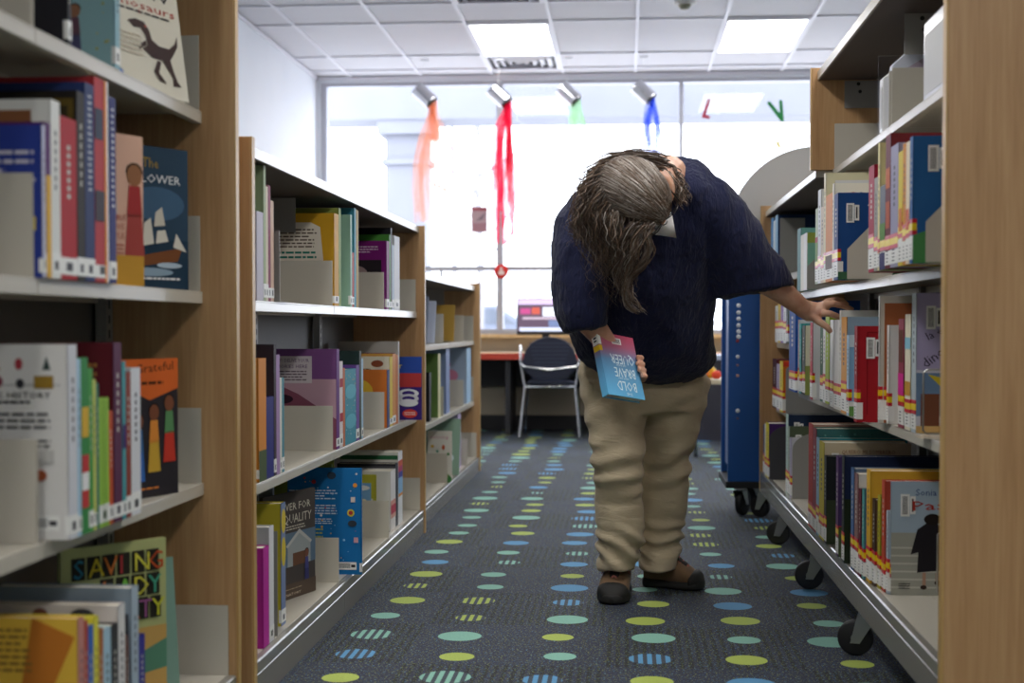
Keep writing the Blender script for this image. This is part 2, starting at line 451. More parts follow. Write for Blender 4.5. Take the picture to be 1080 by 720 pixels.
# left tall unit (nearest)
U1F = onx(247.5, 300, -.852)[0]; U1J = onx(40, 300, -.923)[0]; U1K = U1J-.914
u1 = thing('bookcase', 'tall maple and steel bookcase nearest at the photo left edge', 'bookcase', (0, 0, 0), 'library bookcases on the left of the aisle')
panel(u1, -.852, -1.18, U1F, U1F+.025, 0, 1.76); edge(u1, -.8515, 1, U1F, U1F+.025, 0, 1.76)
MB().box(-1.155, -1.165, U1K, U1F, .03, 1.7, BACK).build('back_panel', u1)
U1Z = (1.348, .956, .536)
for z in U1Z:
    for y0, y1 in ((U1K, U1J), (U1J, U1F)): shelf_part(u1, -.923, -1.15, y0, y1, z, .026, -1, .165, plate0=(y0 == U1J))
def base_deck(t, xf, s, xb, y0, y1, z, zbot, br=.15, ch=.02):
    m = MB(); e = .001
    pts = [(xb, z-.004), (xb, z), (xf+s*.003, z), (xf, z-.003), (xf, z-ch), (xf-s*.0015, z-ch-.0015), (xf, z-ch-.003), (xf, zbot), (xf+s*.004, zbot), (xf+s*.004, z-.004)]
    m.prism([(a, y0+e, b) for a, b in pts], (0, y1-y0-2*e, 0), BASEM)
    m.box(xf+s*.02, xb-s*.002, y0+.002, y1-.002, z, z+.0006, SHELF)
    sh = fixn(m.build('base_shelf', t))
    if br: MB().box(xf+s*.016, xb, y1-.007, y1-.004, z, z+br, SHELF).build('end_bracket', sh)
    return sh
for y0, y1 in ((U1K, U1J), (U1J, U1F)): base_deck(u1, -.853, -1, -1.15, y0, y1, .112, 0, .155, .03)
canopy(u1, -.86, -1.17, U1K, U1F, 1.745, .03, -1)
for y in (U1J, U1F-.03): upright(u1, -1.135, y, .05, 1.7, -1)
# left middle unit
U2N = onx(251, 148, -.852)[0]+.0; U2a = onx(264.5, 300, -.852)[0]
U2F = onx(447.2, 400, -.852)[0]
J = [onx(p, 340, -.884)[0] for p in (351.8, 405.8)]
u2 = thing('bookcase', 'low maple and steel bookcase, second along the left of the aisle', 'bookcase', (0, 0, 0), 'library bookcases on the left of the aisle')
panel(u2, -.852, -1.18, U2a, U2a+.026, 0, 1.312); edge(u2, -.8515, 1, U2a, U2a+.026, 0, 1.312)
panel(u2, -.852, -1.18, U2F, U2F+.026, 0, 1.306); edge(u2, -.8515, 1, U2F, U2F+.026, 0, 1.306)
MB().box(-1.155, -1.165, U2a+.027, U2F-.001, .03, 1.27, BACK).build('back_panel', u2)
bays2 = [(U2a+.026, J[0]), (J[0], J[1]), (J[1], U2F)]
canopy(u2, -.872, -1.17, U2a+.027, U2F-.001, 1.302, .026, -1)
for z in (.942, .501):
    for y0, y1 in bays2: shelf_part(u2, -.882, -1.15, y0, y1, z, .026, -1, .137)
for y0, y1 in bays2: base_deck(u2, -.853, -1, -1.15, y0, y1, .099, 0, .137, .03)
for y in J + [U2F-.004]: hang_bracket(u2, -1.14, -1.0, y, 1.165, 1.27)
for y in J: upright(u2, -1.135, y, .05, 1.27, -1)
# left far unit
U3N = U2F+.06; U3F = onx(505.6, 400, -.883)[0]
J3 = [onx(p, 340, -.915)[0] for p in (468.6, 489.6)]
u3 = thing('bookcase', 'low maple and steel bookcase, farthest along the left of the aisle', 'bookcase', (0, 0, 0), 'library bookcases on the left of the aisle')
panel(u3, -.883, -1.2, U3N, U3N+.026, 0, 1.13)
panel(u3, -.883, -1.2, U3F, U3F+.026, 0, 1.142); edge(u3, -.8825, 1, U3F, U3F+.026, 0, 1.142)
MB().box(-1.185, -1.195, U3N+.027, U3F-.001, .03, 1.09, BACK).build('back_panel', u3)
bays3 = [(U3N+.026, J3[0]), (J3[0], J3[1]), (J3[1], U3F)]
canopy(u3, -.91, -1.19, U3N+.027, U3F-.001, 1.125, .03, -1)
for z in (.793, .425):
    for y0, y1 in bays3: shelf_part(u3, -.915, -1.18, y0, y1, z, .026, -1, .15)
for y0, y1 in bays3: base_deck(u3, -.884, -1, -1.18, y0, y1, .085, 0, .15)
for y in J3: hang_bracket(u3, -1.17, -1.03, y, .99, 1.09)

# right wheeled unit
RN = onx(993, 500, .612)[0]; RT = onx(858, 120, .62)[0]; RF = onx(802, 400, .612)[0]
RJ = [onx(937, 290, .684)[0], RT, 0]
r = thing('bookcase', 'long wheeled maple and steel bookcase along the right of the aisle', 'bookcase', (0, 0, 0))
panel(r, .612, 1.02, RN-.03, RN, .13, 1.80); edge(r, .6115, -1, RN-.03, RN, .13, 1.80)
panel(r, .615, 1.0, RF, RF+.026, .13, 1.425); edge(r, .6145, -1, RF, RF+.026, .13, 1.425)
tp = panel(r, .615, 1.0, RT, RT+.026, 1.398, 1.735, 'divider_panel'); edge(r, .6145, -1, RT, RT+.026, 1.398, 1.735)
MB().lathe([(0, .006), (.002, .006)], (.72, RT-.002, 1.425), (0, 1, 0), RUBBER, 10).build('screw', tp)
MB().box(.985, .995, RN, RF, .15, 1.39, BACK).build('back_panel', r)
MB().box(.985, .995, RN, RT, 1.4, 1.7, BACK).build('back_panel', r)
R3 = onx(842.5, 400, .684)[0]
seam = onx(881, 300, .684)[0]
bays = [(RN, RJ[0]), (RJ[0], seam), (seam, R3)]
SR = {'a': 1.012, 'b': .628}
for z in SR.values():
    for y0, y1 in bays: shelf_part(r, .684, .98, y0, y1, z, .026, 1, 0)
for z in (1.10, .81, .52): shelf_part(r, .684, .98, R3, RF, z, .026, 1, 0)
for y0, y1 in ((RN, RJ[0]), (RJ[0], RT)): shelf_part(r, .684, .98, y0, y1, 1.40, .022, 1, .15)
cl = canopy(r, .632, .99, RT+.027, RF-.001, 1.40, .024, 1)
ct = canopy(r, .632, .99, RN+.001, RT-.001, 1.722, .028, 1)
for y0, y1 in bays + [(R3, RF)]: base_deck(r, .612, 1, .98, y0, y1, .222, .13, 0, .03)
hang_bracket(r, .72, .9, RT-.004, 1.60, 1.69); hang_bracket(r, .72, .9, RJ[0], 1.585, 1.69); hang_bracket(r, .80, .95, R3, 1.27, 1.37)
for y in (RJ[0], seam, R3): upright(r, .965, y, .22, 1.38, 1)
def caster(t, x, y, ztop, rad=.048, ang=0.0):
    c = MB(); c.box(x-.03, x+.03, y-.045, y+.045, ztop-.006, ztop, STEEL)
    d = Vector((math.sin(ang), math.cos(ang), 0)); n = Vector((d.y, -d.x, 0)); o = Vector((x, y, 0))
    c.lathe([(0, .02), (.012, .02)], (x, y, ztop-.018), (0, 0, 1), STEEL, 14)
    for s in (-1, 1):
        q = o + n*(s*.021) + d*(.0)
        c.prism([q+d*(-.028)+Vector((0,0,ztop-.016)), q+d*.026+Vector((0,0,ztop-.016)), q+d*.045+Vector((0,0,rad-.012)), q+d*.02+Vector((0,0,rad-.012))], n*(s*.004), STEEL)
    f = fixn(c.build('caster', t))
    wc = o + d*.032 + Vector((0, 0, rad))
    m = MB(); m.lathe([(-.015, rad*.86), (-.013, rad*.97), (0, rad), (.013, rad*.97), (.015, rad*.86)], wc, n, RUBBER, 26); m.lathe([(-.017, .012), (.017, .012)], wc, n, STEEL, 12)
    m.build('wheel', f)
for k, (px, py) in enumerate(((912, 690), (861, 625), (827, 580), (806, 552))):
    y, _ = onx(px, py, .64); caster(r, .648, y, .13, ang=(-1.35, -1.5, -1.2, -.9)[k]); caster(r, .93, y, .13, ang=.3)
caster(r, .66, RN+.06, .13); caster(r, .93, RN+.06, .13)
# ---------------------------------------------------------------- books
RED = C('c8102e', .4, name='sticker_red'); YEL = C('f2d414', .4, name='sticker_yellow')
def K(c, r=.5): return C(c, r+.05, 0, .16)
def draw(m, fp, w, h, art):
    lay = .0006
    for a in art:
        k = a[0]; lay += .00012
        if k == 'r':
            _, u0, u1, v0, v1, c = a
            m.poly([fp(u0*w, v0*h, lay), fp(u1*w, v0*h, lay), fp(u1*w, v1*h, lay), fp(u0*w, v1*h, lay)], K(c))
        elif k == 'e':
            _, u, v, ru, rv, c = a; n = 18
            m.poly([fp((u+ru*math.cos(2*PI*i/n))*w, (v+rv*math.sin(2*PI*i/n))*h, lay) for i in range(n)], K(c))
        elif k == 'p':
            m.poly([fp(u*w, v*h, lay) for u, v in a[1]], K(a[2]))
        elif k == 't':
            _, u, v, sz, s, c, wd = a
            o = fp(u*w, v*h, lay); ux = fp(u*w+1, v*h, lay)-o; uy = fp(u*w, v*h+1, lay)-o
            m.text(s, o, ux, uy, sz*h, K(c), wd*w if wd else None)
        elif k == 'T':   # turned by an angle in degrees
            _, u, v, sz, s, c, wd, ang = a
            o = fp(u*w, v*h, lay); ux = fp(u*w+1, v*h, lay)-o; uy = fp(u*w, v*h+1, lay)-o; q = math.radians(ang)
            m.text(s, o, ux*math.cos(q)+uy*math.sin(q), uy*math.cos(q)-ux*math.sin(q), sz*h, K(c), wd*w if wd else None)
        elif k == 'L':
            _, u0, u1, v0, v1, n, c = a; rr = random.Random(n*7+int(v0*100))
            for i in range(n):
                v = v1-(v1-v0)*(i+.5)/n; hh = (v1-v0)/n*.22; x = u0
                e = u1-(u1-u0)*(.35*rr.random() if i % 3 == 2 else .06*rr.random())
                while x < e:
                    x2 = min(e, x+(u1-u0)*rr.uniform(.05, .14))
                    m.poly([fp(x*w, (v-hh)*h, lay), fp(x2*w, (v-hh)*h, lay), fp(x2*w, (v+hh)*h, lay), fp(x*w, (v+hh)*h, lay)], K(c)); x = x2+(u1-u0)*.02
        elif k == 'dots':
            _, n, seed, cs = a; rr = random.Random(seed)
            for i in range(n):
                u, v, q = rr.uniform(.06, .94), rr.uniform(.05, .95), rr.uniform(.004, .018)
                m.poly([fp(u*w+q*w*math.cos(j*PI/4), v*h+q*w*math.sin(j*PI/4), lay) for j in range(8)], K(cs[i % len(cs)]))
        elif k == 'fig':  # small standing figure
            _, u, v, s, top, low, skin = a
            for pts, c in (([(-.28, .0), (.28, .0), (.2, .45), (-.2, .45)], low), ([(-.22, .42), (.22, .42), (.16, .75), (-.16, .75)], top)):
                m.poly([fp(u*w+x*s*h*.5, v*h+y*s*h, lay) for x, y in pts], K(c))
            m.poly([fp(u*w+.11*s*h*math.cos(j*PI/5), (v+.86*s)*h+.12*s*h*math.sin(j*PI/5), lay+.0001) for j in range(10)], K(skin))
            m.poly([fp(u*w+.12*s*h*math.cos(j*PI/5), (v+.9*s)*h+.1*s*h*math.sin(j*PI/5), lay) for j in range(10)], K('1e1712'))
def book(side, X, yn, yf, z, h, wd, spine, cover, label, group=None, art=(), stk=0, bar=0, rot=None, lean=0, kind='book', two=None, spart=(), loc=None, paper=0, sl=0, smark=1, yaw=0):
    t = max(.003, yf-yn)
    rz = (-PI/2 if side > 0 else PI/2) + math.radians(yaw)
    r_ = (0, math.radians(lean)*(1 if side > 0 else -1), rz) if rot is None else rot
    root = thing(kind, label, 'book', loc or (X, (yn+yf)/2, z), group, r_)
    vx = side; e = min(.0022, t*.3) if not paper else .0006
    fp = lambda u, v, l: Vector((vx*(t/2+l), (u if side > 0 else wd-u), v))
    sm, cm = K(spine), K(cover)
    m = MB()
    m.box(vx*t/2, vx*(t/2-e), .0, wd, 0, h, cm); m.box(-vx*t/2, -vx*(t/2-e), .0, wd, 0, h, cm)
    m.box(-t/2, t/2, -.0012, e*.6, 0, h, sm)
    m.add([(-t/2, -.0012, h), (t/2, -.0012, h), (t/2, e, h), (-t/2, e, h)], [(0, 1, 2, 3)], sm)
    if two:   # spine colour runs on along the hinge
        m.poly([fp((0 if side > 0 else wd-.012), 0, .0003), fp((.012 if side > 0 else wd), 0, .0003), fp((.012 if side > 0 else wd), h, .0003), fp((0 if side > 0 else wd-.012), h, .0003)], K(two))
    draw(m, fp, wd, h, art)
    if spart:
        fs = lambda u, v, l: Vector(((u-t/2)*1.0, -.0012-l, v))
        draw(m, fs, t, h, spart)
    elif smark and t > .006:
        c = 'c8c4ba' if sum(lin(spine)[:3]) < .9 else '5a5a60'
        for i in range(7): m.poly([(-t*.1, -.0015, h*(.5+.05*i)), (t*.1, -.0015, h*(.5+.05*i)), (t*.1, -.0015, h*(.53+.05*i)), (-t*.1, -.0015, h*(.53+.05*i))], K(c))
    m.build('cover', root)
    pg = 0 if paper else .003
    MB().box(-t/2+e*1.02, t/2-e*1.02, e*.7, wd-pg-.001, pg, h-pg, PAGE).build('pages', root)
    g = .0005
    if stk:
        js = ((int(abs(yn*977)+abs(h*7919)) % 13)-6)*.0016
        lab = MB(); lab.box(-t/2-(g if vx < 0 else -g), t/2+g*vx*1, -.0012-g, .014, .008, .05+js, WHITE)
        for k in range(4): lab.poly([(-t*.22, -.0019, .014+k*.008), (t*.12, -.0019, .014+k*.008), (t*.12, -.0019, .0165+k*.008), (-t*.22, -.0019, .0165+k*.008)], INK)
        lab.build('spine_label', root)
        b = MB()
        for z0, z1, mm in ((.052, .061, RED), (.061, .076, YEL), (.076, .085, RED)): b.box(-t/2-g*.5, t/2+g*.5, -.0012-g*1.1, .008, z0+js, z1+js, mm)
        b.build('language_sticker', root)
    elif sl and (int(abs(yn*1013)+h*3571) % 4):
        l1 = .03+(int(abs(yn*577)+h*977) % 5)*.003
        lab = MB(); lab.box(-t/2-g, t/2+g, -.0012-g, .006, .008, l1, WHITE)
        lab.poly([(-t*.2, -.0019, .014), (t*.2, -.0019, .014), (t*.2, -.0019, .028), (-t*.2, -.0019, .028)], INK); lab.build('spine_label', root)
    if bar:
        b = MB(); u0, v0 = (.022, h-.085) if bar == 1 else (wd-.075, .015)
        if bar == 3: u0, v0 = .03, h-.075
        def q(a, bb, c, d, mm, l): b.poly([fp(a, c, l), fp(bb, c, l), fp(bb, d, l), fp(a, d, l)], mm)
        if bar in (1, 3):
            q(u0, u0+.022, v0, v0+.055, WHITE, .0016); k = v0+.006
            while k < v0+.049: q(u0+.004, u0+.017, k, k+.0015, INK, .0019); k += .0032
            q(u0+.023, u0+.036, v0+.006, v0+.05, WHITE, .0016); q(u0+.027, u0+.031, v0+.012, v0+.044, INK, .0019)
        else:
            q(u0, u0+.06, v0, v0+.024, WHITE, .0016); k = u0+.005
            while k < u0+.04: q(k, k+.0015, v0+.005, v0+.02, INK, .0019); k += .003
            q(u0+.043, u0+.056, v0+.008, v0+.016, INK, .0019)
        b.build('barcode_label', root)
    return root
def row(side, X, z, place, group, recs, **dk):
    rs = recs if side > 0 else recs[::-1]; lim = 99
    for rc in rs:
        p1, p2, yt, wd, sp, cv, desc = rc[:7]; o = dict(dk); o.update(rc[7] if len(rc) > 7 else {})
        x = o.pop('X', X)
        pn, pf = (p2, p1) if side > 0 else (p1, p2)
        wd = min(wd, (.95 if side > 0 else 1.12 if 'farthest' not in place else 1.15)-x)
        yn, zt = onx(pn, yt, side*x); yf, _ = onx(pf, yt, side*x)
        yf = min(yf, lim-.0015)
        if yf-yn < .004: yn = yf-.004
        lim = yn; hh = o.pop('h', zt-z-.001)
        dz = o.pop('dz', 0)
        book(side, side*x, yn, yf, z+.0008+dz, hh, wd, sp, cv, f'{desc} {place}', group, **o)
A_lines = lambda c, u0=.1, u1=.9, v0=.2, v1=.85, n=14: [('L', u0, u1, v0, v1, n, c)]

# bookends
def bookend(x0, x1, y, z, h, lab, m=SHELF, s=1, shape='rect', group=None, loc=None):
    t = thing('bookend', lab, 'bookend', (x0, y, z+.0001), group)
    w_ = x1-x0; b = MB()
    if shape == 'rect': b.box(0, w_, 0, .002, 0, h, m)
    elif shape == 'slant':
        out = [(0, 0), (0, h*.42), (w_*.42, h), (w_, h), (w_, 0)]
        hole = [(w_*.95, .002), (w_*.95, h*.36), (w_*.72, h*.4), (w_*.58, h*.30), (w_*.42, .002)]
        b.prism([(a, 0, c) for a, c in [(0, .002), (0, h*.42), (w_*.42, h), (w_, h), (w_, h*.5)] + hole[1:]], (0, .002, 0), m)
    elif shape == 'arch':
        pts = [(0, 0)] + [(0+.4*w_*(1-math.cos(a)), h-.25*h*(1-math.sin(a))) for a in [i*PI/2/8 for i in range(9)]] + [(w_, h), (w_, h*.62), (w_*.62, h*.6), (w_*.48, h*.48), (w_*.44, .002)]
        b.prism([(a, 0, c) for a, c in pts], (0, .002, 0), m)
    elif shape == 'round':
        pts = [(w_, 0), (w_, h)] + [(.35*w_*(1-math.sin(a)), h-.15*h*(1-math.cos(a))) for a in [i*PI/2/8 for i in range(9)]] + [(0, 0)]
        b.prism([(a, 0, c) for a, c in pts], (0, .002, 0), m)
    b.build('upright_plate', t)
    MB().box(.004, w_, .0021, .10, 0, .0006, m).build('foot_plate', t)
    return t
def wire_bookend(x0, x1, y, z, h, lab):
    t = thing('wire_bookend', lab, 'bookend', (x0, y, z))
    w_ = x1-x0; r0 = .0022
    MB().tube([(w_, 0, .012), (.012, 0, .012), (.004, 0, .02), (.004, 0, h-.008), (.012, 0, h), (w_, 0, h)], r0, STEEL, 8).build('wire_frame', t)
    MB().box(0, w_, .004, .09, .0001, .0006, SHELF).build('foot_plate', t)

def cornered(X, px, py, z, wd, h, t, yaw, lean, spine, cover, label, group, art, **k):
    """book standing at an angle, its front cover turned to the aisle; X, px, py give the lower fore-edge corner"""
    y, _ = onx(px, py, X); a = math.radians(yaw)
    return book(1, 0, 0, t, z, h, wd, spine, cover, label, group, art, loc=(X-wd*math.cos(a), y-wd*math.sin(a), z+.001), yaw=yaw, lean=lean, **k)
# ---- right unit, second shelf
g_ = 'picture books on the wheeled bookcase'
PL = 'on the wheeled bookcase, upper shelf'
row(1, .66, 1.012, PL, g_, [
 (841.5, 845, 240, .24, '5f8f92', '75b0a8', 'teal thin book at the far end', dict(X=.66)),
 (845, 848, 247, .22, 'e8e6dc', '9fc7b8', 'cream thin book beside the teal one'),
 (848, 851.5, 245, .22, 'f0f0f0', '7fb5a0', 'white and green thin book beside the far bookend', dict(art=[('r', 0, 1, .82, 1, '9aa84c')])),
], smark=0)
row(1, .602, 1.012, PL, g_, [
 (860.6, 863.2, 219, .21, 'b9c4b0', 'dcdcd0', 'pale green narrow book', dict(spart=[('r', 0, 1, .3, .55, '6a8f3a'), ('r', 0, 1, .55, .62, 'b03040')])),
 (863.2, 866.4, 199, .23, 'dfe3e8', 'e4e4e4', 'tall white and blue spined book'),
 (866.4, 869.4, 217, .22, 'd8c8b4', 'e0d4c4', 'beige spined book'),
 (869.4, 871.6, 182, .26, 'e6dfc0', 'd9d3b0', 'tall cream book with a dark oval', dict(art=[('r', .1, 1, .8, .93, 'dcdcdc'), ('e', .75, .84, .25, .05, '26343c')], bar=0)),
 (871.6, 878.6, 202.5, .23, 'd98a4a', 'd9803c', 'orange book with a brown patch', dict(spart=[('r', 0, 1, .14, .3, '6b5a50')])),
 (878.8, 880.2, 193, .24, 'e9e3d8', 'efeadc', 'white book with coloured capital letters', dict(art=[('t', .2, .86, .07, 'E', 'c03a2a', None), ('t', .3, .86, .07, 'R', '2a6fb0', None), ('t', .41, .86, .07, 'I', 'd9a020', None), ('t', .49, .86, .07, 'O', '3a8a4a', None), ('t', .62, .86, .07, 'S', 'b03060', None)])),
 (880.4, 884.4, 203, .25, '1f3f7a', '204a86', 'dark blue book with a white curly title', dict(bar=1, art=[('t', .32, .82, .1, 'Ci', 'f4f4f4', None), ('e', .6, .3, .2, .12, '6a5a4a'), ('r', 0, 1, 0, .09, '3f6a4a')])),
 (917.1, 922.6, 173, .24, 'a31f3c', 'a31f3c', 'crimson book first of the tall group'),
 (922.8, 926.6, 186, .2, '9a9890', 'b9b6aa', 'grey spined book'),
 (926.8, 928.8, 150, .2, 'e8dba0', 'e8dba0', 'narrow pale yellow book'),
 (928.9, 934.4, 194, .22, '6d7480', '8fa07a', 'shorter purple and green book', dict(spart=[('r', 0, 1, .35, .55, '5a8a3a'), ('r', 0, 1, 0, .2, '3a3a6a')])),
 (935, 940.2, 140, .24, '6a1f2c', '7a2a30', 'maroon and orange spined book', dict(spart=[('r', .1, .9, .3, .5, 'b3502a'), ('r', .1, .9, .6, .75, 'c0602a')])),
 (940.4, 948.2, 150, .24, '9b98b4', 'a8a4c0', 'lavender grey spined book'),
 (948.4, 953, 158, .22, 'd8c23a', 'd8c23a', 'yellow spined book', dict(spart=[('r', .2, .9, .3, .5, 'cf7a2a')])),
 (953.2, 956.4, 150, .22, 'd08a30', 'd08a30', 'narrow orange book'),
 (956.6, 960.4, 148, .22, 'e4d4b8', 'e4d4b8', 'cream spined book', dict(spart=[('r', .1, .9, .28, .45, 'd0705a')])),
 (960.6, 963.6, 143, .26, '245a94', '2a639c', 'large blue and green book', dict(bar=3, art=[('p', [(0, 0), (.9, 0), (.9, .12), (.3, .32), (0, .22)], '4f8f52'), ('e', .5, .75, .09, .08, '1c3f74'), ('p', [(.3, .8), (.5, .75), (.52, .77), (.32, .83)], 'c8d4e0')])),
], stk=1)
def bx(px, py, y): return ony(px, py, y)
yb = onx(851.5, 300, .66)[0]-.03; bookend(.655, .93, yb, 1.012, .2, 'grey steel bookend beside the thin teal and white books', SHELFD, shape='slant')
yb = onx(884.4, 300, .602)[0]-.006; bookend(.625, .90, yb, 1.012, .205, 'cream steel bookend against the dark blue book with white title', SHELF, shape='slant')
yb = onx(963.6, 300, .602)[0]-.006; bookend(.625, .90, yb, 1.012, .205, 'cream steel bookend against the large blue and green book', SHELF, shape='slant')
# ---- right unit, third shelf
PL = 'on the wheeled bookcase, middle shelf'
row(1, .655, .628, PL, g_, [
 (833, 839.4, 317, .24, '1f4d9a', '1f56a8', 'blue tall book at the far end', dict(X=.645)),
 (840, 843.2, 337, .22, 'd8c8c8', 'd0d8dc', 'pale multicoloured spined book'),
 (843.4, 845.4, 341, .23, '3aa0a0', '3c463f', 'dark grey green book with a teal top', dict(art=[('r', 0, 1, .93, 1, '2f9a9a')])),
 (846.6, 849.4, 343, .22, '4a5048', 'dedbbf', 'cream and olive book showing its barcode', dict(bar=1, art=[('r', 0, .7, 0, .42, '8f9a50'), ('e', .45, .75, .06, .1, 'a04a3a')])),
 (855, 857.4, 340, .23, 'b83a4a', 'd8d8da', 'white book with little cartoon drawings', dict(art=[('e', .3, .68, .09, .05, 'b03a30'), ('e', .35, .3, .12, .07, '8a3a2a'), ('e', .6, .45, .14, .06, 'c4c4c4'), ('L', .2, .8, .12, .2, 3, '4a6aa0')], X=.64)),
 (865.6, 868.4, 343, .2, '2f5a38', '3a6a40', 'dark green thin book'),
 (868.6, 871, 340, .2, 'e0e0dc', 'e0e0dc', 'white thin book left of the lime one'),
 (871.2, 875, 332, .22, 'a3b83c', 'a3b83c', 'lime green spined book'),
 (876, 879.4, 337, .19, 'e8e6e2', 'eceae6', 'white book touched by the fingers', dict(X=.645, smark=0)),
 (880, 885.6, 337, .19, 'e2ddd6', 'e8e4de', 'white thicker book', dict(X=.64, smark=0)),
 (886, 887.8, 327, .24, 'dad8d0', 'e6e4dc', 'white rear book with barcode above the sky blue one', dict(X=.64, bar=1)),
 (888, 893.4, 334, .23, 'e0a050', '8fa3b4', 'grey blue book with orange spine and big dark M', dict(X=.63, bar=1, art=[('t', .5, .86, .1, 'Mi', '5a2a3a', None)])),
 (893.6, 896, 353, .2, 'a8c8e0', '8ab8dc', 'sky blue book with a dark haired girl', dict(X=.625, bar=1, art=[('e', .65, .42, .16, .1, '2a1c18'), ('e', .7, .4, .1, .08, 'b8805a'), ('e', .35, .36, .06, .06, '2a1c18'), ('r', 0, 1, 0, .12, '6a9a50'), ('e', .7, .2, .15, .1, 'd8d4c0'), ('r', 0, 1, .85, 1, 'd4e4ee')])),
 (901.8, 904.8, 343.6, .2, '9c1822', 'a81e28', 'deep red book with a yellow letter', dict(X=.606, bar=1, art=[('t', .72, .2, .16, 'e', 'e8c020', None), ('r', .12, .9, .93, .94, '7a1018'), ('r', .12, .13, .08, .93, '7a1018')])),
 (923, 928.4, 311.8, .25, 'c8c8c6', 'c9c5b8', 'tall grey book with red title', dict(X=.66, art=[('t', .4, .87, .075, 'Diná', 'a02828', None)])),
 (929.4, 932.6, 319.6, .26, 'b0704a', 'a8623c', 'brown orange book with pale label', dict(X=.672, art=[('r', .15, .8, .68, .86, '6f8f88'), ('r', .2, .7, .62, .72, 'd8d4c8')])),
 (933.8, 938.2, 342.6, .2, 'e4e2dc', 'e8e6e0', 'white book with a dark framed figure', dict(X=.678, bar=1, art=[('r', .45, .75, .1, .6, '5a4030'), ('r', .78, 1, .1, .95, '8a3a34'), ('e', .6, .62, .08, .1, '3a2a22')])),
 (948.4, 954, 336, .22, '9a4a5a', 'c8a0a8', 'pink and brown spined book', dict(X=.683, spart=[('r', 0, 1, .3, .5, 'e0389a'), ('r', .1, .9, .6, .9, '6a4438')])),
 (955.4, 961.2, 331, .24, 'e6dfc4', 'dfe4cc', 'pale yellow spined book', dict(X=.683, spart=[('r', 0, 1, .3, .42, 'c8963a'), ('r', 0, 1, .7, .8, '8ac4d8')])),
 (962.6, 967, 308.8, .27, 'b4c0c4', 'b3a9cc', 'large lavender book with dinosaur title and small figure', dict(X=.683, bar=1, art=[('r', 0, 1, .0, .45, 'd0d0dc'), ('r', .0, 1, .12, .43, '6e88a8'), ('T', .1, .66, .085, 'la era', '3a2a44', None, 28), ('T', .38, .6, .085, 'de los', '3a2a44', None, 20), ('T', .08, .46, .1, 'dinosaurios', '241a2c', None, 38), ('t', .35, .93, .06, 'ARE', '6a3a8a', None), ('fig', .3, .06, .33, '9a2a34', '2f4f3a', '8a5a40'), ('r', .04, .2, .05, .28, '7a4a34'), ('p', [(.1, .42), (.2, .4), (.5, .18), (.46, .14)], 'd8c030'), ('r', 0, 1, 0, .05, 'd8b070')])),
], stk=1)
y9 = onx(970, 400, .66)[0]; wire_bookend(.66, .93, y9-.02, .6282, .155, 'bent wire bookend before the lavender dinosaur book')
row(1, .655, .81, 'on the end bay shelf level with her hand', g_, [
 (818.0, 820.8, 322, .2, 'dcdcd4', 'dcdcd4', 'off-white spined book'), (821, 823.6, 320, .2, 'd8b840', 'd8b840', 'mustard spined book'),
 (823.8, 826.4, 321, .2, '8a6ab0', 'c0b0d0', 'lilac spined book'), (826.6, 829.4, 322, .2, 'e8e8ea', 'e8e8ea', 'bright white spined book'), (829.5, 831.4, 325, .2, '58606a', '90a090', 'dark narrow book')], stk=1)
row(1, .655, .52, 'on the low shelf of the end bay', g_, [
 (815.2, 819.2, 378.7, .22, '4a1f2a', '6a2a34', 'dark maroon book'), (819.4, 822.6, 384, .2, 'b0a4c0', 'd0a0a0', 'faded lilac book'),
 (822.8, 826, 381, .22, 'e0c828', 'd8762a', 'bright yellow and orange book', dict(art=[('r', .0, 1, .9, 1, 'd8402a'), ('e', .5, .5, .3, .3, '3f7a6a')]))], stk=1)
yb = onx(827, 400, .655)[0]; bookend(.66, .93, yb-.02, .52, .21, 'dark grey bookend beside the bright yellow book', SHELFD, shape='round')
row(1, .65, 1.10, 'on the top shelf of the end bay', g_, [
 (813.5, 816, 229, .24, '5f90c0', '8ab0d0', 'pale blue book'), (816, 818, 232, .24, 'd8e4ea', 'd8e4ea', 'white narrow book'), (818.2, 820.6, 226, .26, '8fb8d8', '2a3f68', 'navy circus book behind the grey divider', dict(art=[('T', .42, .6, .085, 'de circo', 'e8e8f0', None, 22), ('T', .46, .46, .085, 'el viento', 'e8e8f0', None, 22), ('e', .7, .3, .2, .05, 'c89070')]))], smark=0)
yb = onx(820.6, 300, .65)[0]; bookend(.655, .76, yb-.02, 1.10, .24, 'tall grey divider before the navy circus book', SHELFD, shape='rect')
